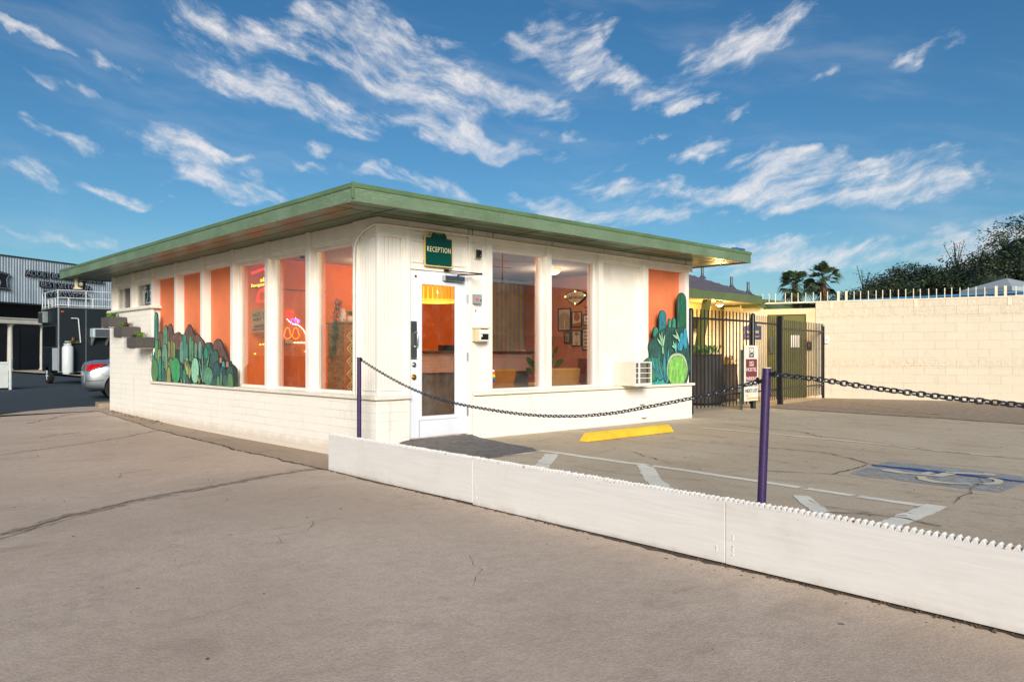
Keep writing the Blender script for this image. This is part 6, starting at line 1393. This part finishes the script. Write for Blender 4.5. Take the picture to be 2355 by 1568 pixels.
# ------------------------------------------------------------------ silver saloon parked behind the office
def silver_car():
    t = thing('silver_car', 'silver saloon car parked behind the tall brick end with its rear sticking out', 'car', (.90,15.42,-.09), math.radians(-11))
    m_body = M('silver_car_paint', 'aab0b6', .26, .03, 2, metal=.75, coat=.6); m_cg = M('dark_car_glass', '0d1116', .06, .05, 4); m_tail = M('tail_light_red', 'b3121a', .15, .25, 9, emit=('8a0a10', .12), coat=.5)
    # stations along the length: x, half width, underside, sill, belt, deck
    ST_ = [(0,.66,.36,.42,.68,.72),(.05,.76,.27,.40,.74,.93),(.16,.83,.23,.38,.80,1.005),(.40,.885,.21,.35,.86,1.02),(.8,.905,.20,.32,.90,1.03),(1.3,.915,.20,.30,.93,1.0),(2.0,.92,.20,.30,.94,.98),(2.8,.92,.20,.30,.93,.97),(3.3,.915,.20,.30,.90,.955),(3.9,.90,.20,.32,.84,.90),(4.4,.86,.21,.36,.74,.80),(4.68,.76,.24,.40,.62,.66),(4.8,.58,.34,.42,.54,.56)]
    b = MB(); rings = []
    for (x,w,u,s,bt,d) in ST_:
        half = [(0,u),(w*.72,u),(w*.95,u+(s-u)*.6),(w*.985,s+.02),(w,(s+bt)*.5),(w*.985,bt-.04),(w*.93,bt+(d-bt)*.45),(w*.80,d-.012),(w*.5,d+.012),(0,d+.02)]
        rings.append([(x,y,z) for y,z in half]+[(x,-y,z) for y,z in half[-2:0:-1]])
    n = len(rings[0]); vs = [p for r in rings for p in r]; fs = [tuple(range(n-1,-1,-1)), tuple((len(rings)-1)*n+k for k in range(n))]
    for i in range(len(rings)-1):
        for k in range(n): fs.append((i*n+k,i*n+(k+1)%n,(i+1)*n+(k+1)%n,(i+1)*n+k))
    b.add(vs, fs); body = b.build('body', m_body, t, local=True, smooth=True)
    sub = body.modifiers.new('smooth', 'SUBSURF'); sub.levels = sub.render_levels = 2
    cut = MB()
    for x in (.86, 3.70):
        for s in (-1,1): cut.tube([(x,s*1.2,.325),(x,s*.62,.325)], .395, 36)
    co = cut.build('arch_cut', m_black, None, local=True); bo = body.modifiers.new('arches', 'BOOLEAN'); bo.object = co; bo.operation = 'DIFFERENCE'; co.parent = t
    bpy.context.view_layer.update()
    me = bpy.data.meshes.new_from_object(body.evaluated_get(bpy.context.evaluated_depsgraph_get())); body.modifiers.clear(); body.data = me; bpy.data.objects.remove(co)
    me.materials.clear(); me.materials.append(m_body); me.polygons.foreach_set('material_index', [0]*len(me.polygons)); me.polygons.foreach_set('use_smooth', [True]*len(me.polygons)); me.set_sharp_from_angle(angle=math.radians(35))
    for x in (.86, 3.70):
        for s in (-1,1): b = MB(); b.tube([(x,s*.80,.325),(x,s*.615,.325)], .383, 30); b.build('wheel_well', m_black, t, local=True)
    G = [(.62,.62,1.03,1.035),(1.15,.66,1.02,1.28),(1.7,.67,1.0,1.44),(2.4,.67,.98,1.45),(3.0,.66,.98,1.27),(3.55,.62,.945,.96)]
    b = MB(); rings = []
    for (x,w,z0,z1) in G:
        half = [(w*1.24,z0-.06),(w*1.16,z0+(z1-z0)*.4),(w,z1-.05),(w*.8,z1),(0,z1+.02)]; rings.append([(x,y,z) for y,z in half]+[(x,-y,z) for y,z in half[-2::-1]])
    n = len(rings[0]); vs = [p for r in rings for p in r]; fs = [tuple(range(n-1,-1,-1)), tuple((len(rings)-1)*n+k for k in range(n))]
    for i in range(len(rings)-1):
        for k in range(n-1): fs.append((i*n+k,i*n+k+1,(i+1)*n+k+1,(i+1)*n+k))
    mi0 = len(b.f); b.add(vs, fs)
    o = b.build('cabin', [m_body, m_cg], t, local=True, smooth=True)
    for p_ in o.data.polygons:
        nx = p_.normal
        if abs(nx.z) < .80: p_.material_index = 1
    for x in (.86, 3.70):
        for s in (-1,1): wheel(t, x, s*.78, .325, .325, .21, 'y', m_metal)
    for s in (-1,1):
        b = MB(); w = .865
        pts = [(.055,.765),(.075,.90),(.18,.935),(.46,.945),(.50,.925),(.36,.865),(.22,.80),(.12,.755)]
        vs = []
        for (x,z) in pts:
            yy = .70+.21*min(1,(x/.34))**.55; vs.append((x-.012, s*(yy+.006), z))
        ins = [(x+.05, y-s*.06, z) for x,y,z in vs]; nn = len(pts)
        b.add(vs+ins, [tuple(range(nn)) if s > 0 else tuple(range(nn-1,-1,-1))]+[(i,(i+1)%nn,(i+1)%nn+nn,i+nn) for i in range(nn)])
        b.build('tail_light', m_tail, t, local=True, smooth=False)
    b = MB()
    for s in (-1,1): b.tube([(.34,s*.893,.74),(.42,s*.899,.66),(.52,s*.904,.62),(.62,s*.906,.618),(.9,s*.91,.618)], .0035, 4); b.tube([(.02,s*.70,.50),(.10,s*.81,.50),(.22,s*.872,.505),(.45,s*.905,.515)], .006, 4)
    b.build('panel_gap', m_black, t, local=True)
    b = MB(); b.box(.06,-.62,.245,.4,.62,.285); b.tube([(.12,.5,.25),(.45,.5,.25)], .035, 10); b.tube([(.12,-.5,.25),(.45,-.5,.25)], .035, 10); b.build('exhaust', m_black, t, local=True)
    b = MB(); b.box(-.012,-.26,.62,.01,.26,.74); b.build('number_plate', m_greybox, t, local=True, bevel=.004)
silver_car()
t = thing('white_gate_panel', 'short white panel gate with a round post standing in the street', 'gate', (.69,23.05,-.09), math.radians(-8)); m_wpan = M('white_vinyl_panel', 'b7bcb8', .5, .06, 5, .05, 20)
b = MB(); b.tube([(0,0,0),(0,0,1.02)], .05, 12); b.tube([(0,0,.16),(0,0,.20)], .058, 12); b.tube([(0,0,.80),(0,0,.84)], .058, 12); b.build('post', m_wpan, t, local=True, smooth=True)
b = MB(); b.box(-2.6,-.02,.86,-.06,.02,.94); b.box(-2.6,-.02,.06,-.06,.02,.12); b.build('rail', m_wpan, t, local=True, bevel=.01)
b = MB(); b.box(-2.6,-.005,.1202,-.06,.005,.8598)
for k in range(12): b.box(-.40-k*.2,-.018,.1202,-.36-k*.2,.018,.8598)
b.box(-.46,-.02,.9402,-.38,.02,1.0); b.build('panel', m_wpan, t, local=True)

# ------------------------------------------------------------------ vegetation, gazebo and the blue house beyond the wall
m_bark = M('grey_bark', '4a4036', .9, .25, 8, .6, 30); LEAF = [M('leaf_dark', '1f2d20', .6, .35, .6), M('leaf_mid', '2f4029', .6, .3, .6), M('leaf_olive', '46512c', .6, .3, .6)]
def tree(name, label, base, h, blobs, n, seed, leaf=.175, mats=(0,1,2), weights=(5,3,1), thin=()):
    rr = random.Random(seed); t = thing(name, label, 'tree', base, group='trees beyond the block wall'); B = Vector(base)
    b = MB(); pth = [B, B+Vector((rr.uniform(-.2,.2),rr.uniform(-.2,.2),h*.25)), B+Vector((rr.uniform(-.4,.4),rr.uniform(-.4,.4),h*.5))]; b.tube(pth, [h*.035,h*.026,h*.016], 8)
    for (c, r) in blobs:
        e = B+Vector(c); m = pth[2]*.5+e*.5+Vector((0,0,-.2)); b.tube([pth[1],m,e], [h*.016,h*.010,h*.003], 6)
        for k in range(5): d = Vector((rr.gauss(0,1),rr.gauss(0,1),rr.gauss(.3,.8))).normalized(); b.tube([e*.7+m*.3, e+Vector((d.x*r[0],d.y*r[1],d.z*r[2]))*.9], [h*.004,h*.0015], 4)
    b.build('trunk', m_bark, t)
    b = MB(); tot = sum(r[0]*r[2] for c, r in blobs)
    for (c, r) in blobs:
        k = int(4.6*n*r[0]*r[2]/tot); cl = []
        b.ellip(B+Vector(c), (r[0]*.64, r[1]*.64, r[2]*.60), 14, 3)
        for i in range(max(12, k//44)):
            d = Vector((rr.gauss(0,1),rr.gauss(0,1),rr.gauss(0,1))).normalized(); f = rr.uniform(.58,.98); cl.append((Vector((d.x*r[0]*f,d.y*r[1]*f,d.z*r[2]*f)), rr.uniform(.09,.19)*min(r), rr.choices(mats,weights)[0]))
        for i in range(k):
            q, s, mi = rr.choice(cl); p = B+Vector(c)+q+Vector([max(-1.6*s, min(1.6*s, rr.gauss(0,s))) for _ in range(2)]+[max(-1.3*s, min(1.3*s, rr.gauss(0,s*.8)))])
            a = rr.uniform(0,2*PI); el = rr.uniform(-.9,.5); d = Vector((math.cos(a)*math.cos(el),math.sin(a)*math.cos(el),math.sin(el))); w = d.cross(Vector((rr.gauss(0,1),rr.gauss(0,1),rr.gauss(0,1)))).normalized(); l = leaf*rr.uniform(.5,1.25)
            b.add([p, p+d*l*.5+w*l*.22, p+d*l, p+d*l*.5-w*l*.22], [(0,1,2,3)], mi)
    for (c, ln) in thin:
        s0 = B+Vector(c)
        for k in range(7):
            e = s0+Vector((rr.gauss(0,.5),rr.gauss(0,.5),ln*rr.uniform(.5,1))); b.tube([s0,e], [.035,.012], 4, 0)
            for i in range(26):
                p = s0+(e-s0)*rr.uniform(.3,1)+Vector((rr.gauss(0,.12),rr.gauss(0,.12),rr.gauss(0,.12))); d = Vector((rr.gauss(0,1),rr.gauss(0,1),rr.gauss(0,1))).normalized(); w = d.orthogonal().normalized(); l = leaf*.7; b.add([p,p+d*l*.5+w*l*.22,p+d*l,p+d*l*.5-w*l*.22], [(0,1,2,3)], 0)
    b.build('crown', LEAF+[LEAF[0]], t, fix=False)
def gp_(u, dep):      # ground position along a bearing read off the survey (photo column u) at a given distance
    k = (u-1920)/2916; c, s = math.cos(math.radians(43.4)), math.sin(math.radians(43.4)); return (CAM.x+dep*(s+c*k), CAM.y+dep*(c-s*k), 0)
tree('broadleaf_tree', 'tallest dark evergreen tree rising behind the gazebo', gp_(3860,40), 9, [((0,0,5.6),(2.6,2.6,2.6)),((1.5,-1.5,7.0),(2.0,2,1.9)),((-1.6,1.4,4.3),(2.1,2.1,2.0)),((2.8,-2.6,5.0),(2.4,2.4,2.6)),((-.3,.4,2.6),(2.7,2.5,1.8))], 11000, 1, mats=(0,1,2), weights=(5,3,2))
tree('broadleaf_tree', 'dark tree with bare twigs poking from its top next to the tallest tree', gp_(3640,43), 7, [((0,0,4.5),(2.4,2.4,2.0)),((-1.6,1.5,3.6),(2.0,2,1.9)),((1.3,-1.4,4.9),(1.9,1.9,1.6)),((0,0,2.4),(2.9,2.7,1.7))], 10000, 2, thin=[((-.4,.6,5.8),1.9),((.5,-.2,5.9),1.2)])
tree('broadleaf_tree', 'rounded dark tree in the middle of the tree line', gp_(3400,47), 7, [((0,0,4.8),(1.9,1.9,1.7)),((.9,-1.0,4.9),(1.5,1.5,1.5)),((-1.1,1.1,4.2),(1.6,1.6,1.5)),((0,0,2.8),(2.6,2.4,1.8))], 9500, 3, weights=(6,3,1))
tree('broadleaf_tree', 'low gap-filling tree between the two taller dark crowns', gp_(3510,50), 6, [((0,0,3.8),(1.8,1.8,1.6)),((.6,-.9,2.6),(2.4,2.2,1.8))], 6000, 4, weights=(7,2,1), thin=[((0,.4,5.0),1.2)])
tree('broadleaf_tree', 'bushy tree with a wispy tip beside the taller palm', gp_(3235,45), 5, [((0,0,3.7),(1.7,1.7,1.2)),((-1.4,1.3,3.2),(1.5,1.5,1.1)),((1.2,-1.2,3.8),(1.5,1.5,1.3)),((0,0,2.2),(2.6,2.4,1.3))], 7500, 5, weights=(4,4,2), thin=[((.2,0,4.7),1.7)])
tree('broadleaf_tree', 'small round shrub-like tree at the foot of the palms', gp_(3085,41), 4, [((0,0,3.0),(1.2,1.2,1.0)),((.4,-.6,2.2),(1.5,1.5,1.1))], 4200, 6, weights=(4,4,1))
tree('broadleaf_tree', 'broad dark tree filling the skyline between the gazebo and the wall end', gp_(4120,38), 8, [((0,0,5.2),(2.6,2.6,2.6)),((-1.2,1.2,3.0),(2.6,2.4,2.0))], 7000, 7)
m_frond = M('palm_frond', '3a4a2c', .55, .3, 2); m_skirt = M('dead_palm_skirt', '5a4632', .9, .3, 4); m_ptrunk = M('palm_trunk', '6b5a48', .9, .25, 3, .8, 12, stretch=(1,1,8))
def palm(label, base, h, seed, r=1.15, lean=(0,0)):
    rr = random.Random(seed); t = thing('fan_palm', label, 'palm', base, group='palms beyond the block wall'); B = Vector(base); T = B+Vector((lean[0],lean[1],h))
    b = MB(); b.tube([B,B*.5+T*.5+Vector((.05,0,0)),T], [.22,.17,.15], 12); b.build('trunk', m_ptrunk, t, smooth=True)
    b = MB()
    for i in range(60):
        a = rr.uniform(0,2*PI); z = rr.uniform(-.85,.0); d = Vector((math.cos(a),math.sin(a),0)); p = T+Vector((0,0,z)); w = Vector((-d.y,d.x,0))*.07; e = p+d*rr.uniform(.25,.50)+Vector((0,0,-rr.uniform(.4,.8)))
        b.add([p-w,p+w,e+w*.4,e-w*.4], [(0,1,2,3)])
    b.build('dead_skirt', m_skirt, t, fix=False)
    b = MB()
    for i in range(46):
        a = rr.uniform(0,2*PI); el = math.radians(rr.choice([80,62,45,30,15,0,-15,-30,-48])+rr.uniform(-8,8)); d = Vector((math.cos(a)*math.cos(el),math.sin(a)*math.cos(el),math.sin(el))); s = d.cross(Vector((0,0,1))).normalized(); up = s.cross(d)
        q = T+d*r*rr.uniform(.35,.62); b.tube([T,q], [.020,.010], 4)
        L = r*rr.uniform(.42,.66); tw = rr.uniform(-.7,.7); s2 = s*math.cos(tw)+up*math.sin(tw)
        for k in range(13):
            f = -1.05+2.1*k/12; dd = (d*math.cos(f)+s2*math.sin(f)).normalized(); ww = dd.cross(up*math.cos(tw)-s*math.sin(tw)).normalized()*.028*r; ln = L*(1-.22*abs(f))*rr.uniform(.85,1.1); m = q+dd*ln*.55; e = q+dd*ln+Vector((rr.gauss(0,.02),rr.gauss(0,.02),-.30*ln))
            b.add([q,m+ww,e,m-ww], [(0,1,2,3)])
    b.build('fronds', m_frond, t, fix=False)
palm('taller fan palm with an upright tuft behind the gateway', gp_(3078,46), 5.5, 3, 1.2, (.1,-.1)); palm('shorter fan palm with a brown skirt behind the gateway', gp_(2990,44), 5.0, 4, 1.1, (-.1,.1))
t = thing('gazebo', 'grey double roofed gazebo canopy showing above the block wall', 'gazebo', gp_(3775,30)); gx_, gy_, _ = gp_(3775,30); m_canvas = M('grey_canvas', '9aa3a6', .8, .06, 3)
def pyr(r, z0, z1, r1): 
    b = MB(); A = math.radians(20)
    lo = [(gx_+r*1.414*math.cos(A+k*PI/2),gy_+r*1.414*math.sin(A+k*PI/2),z0) for k in range(4)]; hi = [(gx_+r1*1.414*math.cos(A+k*PI/2),gy_+r1*1.414*math.sin(A+k*PI/2),z1) for k in range(4)]
    lo2 = [(x,y,z-.16) for x,y,z in lo]
    b.add(lo+hi+lo2, [(k,(k+1)%4,(k+1)%4+4,k+4) for k in range(4)]+[(4,5,6,7)]+[(k,(k+1)%4,(k+1)%4+8,k+8) for k in range(4)]); return b
pyr(1.75,3.30,3.46,.9).build('lower_canopy', m_canvas, t); pyr(1.12,3.60,4.02,.05).build('upper_canopy', m_canvas, t); b = MB(); b.tube([(gx_,gy_,4.0),(gx_,gy_,4.16)], .06, 8); b.build('finial', m_black, t)
b = MB(); A = math.radians(20)
for k in range(4): x, y = gx_+1.65*1.414*math.cos(A+k*PI/2), gy_+1.65*1.414*math.sin(A+k*PI/2); b.tube([(x,y,0),(x,y,3.2)], .04, 8)
b.build('frame_leg', m_black, t)
t = thing('small_statue', 'weathered grey post ornament behind the wide wall spikes', 'ornament', gp_(3692,24)); x, y, _ = gp_(3692,24); b = MB(); b.lathe([(.10,0),(.10,2.55),(.13,2.6),(.13,2.72),(.09,2.78),(.11,2.92),(.05,3.02)], (x,y,0), 12); b.build('ornament_post', m_kerb, t, smooth=True)
x, y, _ = gp_(2985,58); t = thing('blue_house', 'small bright blue house wall far beyond the gateway', 'house', (x,y,0)); m_bh = M('bright_blue_wall', '2f7fae', .7, .08, 2); b = MB(); b.box(x-4,y-2,0,x+3.6,y+5,4.55); b.build('wall', m_bh, t); b = MB(); b.box(x-4.2,y-2.2,4.5505,x+3.8,y+5.2,4.7); b.build('roof', M('pale_roof', '9aa4ac', .7, .1, 2), t); b = MB(); b.box(x-4.03,y-.6,3.9,x-3.999,y+.2,4.3); b.build('window', m_dark, t)
a, c = gp_(3300,24), gp_(3700,24); t = thing('pool_awning', 'thin blue awning edge just above the far side of the block wall', 'awning', a); b = MB(); b.add([(16.9,-4.2,2.62),(19.5,-3.5,2.75),(17.2,3.2,2.66),(14.9,2.4,2.50)]+[(16.9,-4.2,2.58),(19.5,-3.5,2.71),(17.2,3.2,2.62),(14.9,2.4,2.46)], [(0,1,2,3),(7,6,5,4),(0,4,5,1),(1,5,6,2),(2,6,7,3),(3,7,4,0)]); b.build('fabric', M('blue_awning', '2f76a8', .7, .08, 4), t)
b = MB()
for p in ((16.95,-4.1),(15.0,2.3)): b.tube([(p[0]+.1,p[1],0),(p[0]+.1,p[1],2.5)], .03, 6)
b.build('awning_pole', m_black, t)

# ------------------------------------------------------------------ across the lot: what the parking side windows mirror
OM = thing('opposite_motel', 'low flat roofed motel row across the lot, mirrored in the windows', 'building', (24,-24,0)); m_om = M('opposite_wall', 'a08a74', .8, .1, 2, .1, 20)
b = MB(); b.box(8,-27,0,52,-21.6,4.2); b.build('wall', m_om, OM); b = MB(); b.box(7.4,-28,4.2005,52.6,-20.2,4.62); b.build('roof', M('blue_grey_fascia', '5a6a74', .6, .1, 2), OM)
for k in range(9): x = 10+k*4.6; b = MB(); b.box(x,-21.6,.0,x+1,-21.5,2.1); b.build('door', M('dull_blue_door', '2f4a66', .6, .1, 3), OM); b = MB(); b.box(x+1.5,-21.6,.9,x+3.2,-21.5,2.1); b.build('window', m_dark, OM)
t = thing('roof_antenna', 'spindly television antenna on the mirrored motel roof', 'antenna', (21.6,-21,4.62)); b = MB(); b.tube([(21.6,-21,4.62),(21.6,-21,6.9)], .035, 6); b.tube([(19.7,-21.2,6.55),(23.5,-20.8,6.55)], .025, 6); b.tube([(20.8,-21,5.5),(22.2,-21,5.5)], .03, 6)
for k in range(8): x = 19.8+k*.5; b.tube([(x,-21.5,6.55),(x,-20.5,6.55)], .012, 4)
b.build('mast', m_black, t)
t = thing('utility_pole', 'tall wooden utility pole with a slanting brace, mirrored in the windows', 'pole', (36.5,-32,0)); b = MB(); b.tube([(36.5,-32,0),(36.5,-32,11)], [.18,.12], 10); b.tube([(33.4,-32,0),(36.4,-32,9)], .07, 6); b.tube([(35.2,-32.4,9.9),(37.8,-31.6,9.9)], .07, 6); b.build('pole', m_bark, t)
b = MB()
for z, dx in ((9.95,-1.2),(9.95,1.2),(8.4,0),(7.9,0)): b.tube([(36.5+dx+k*-6, -32+k*2.2, z-(1.2*math.sin(PI*(k%6)/6))) for k in range(7)], .025, 4)
b.build('wire', m_black, t)
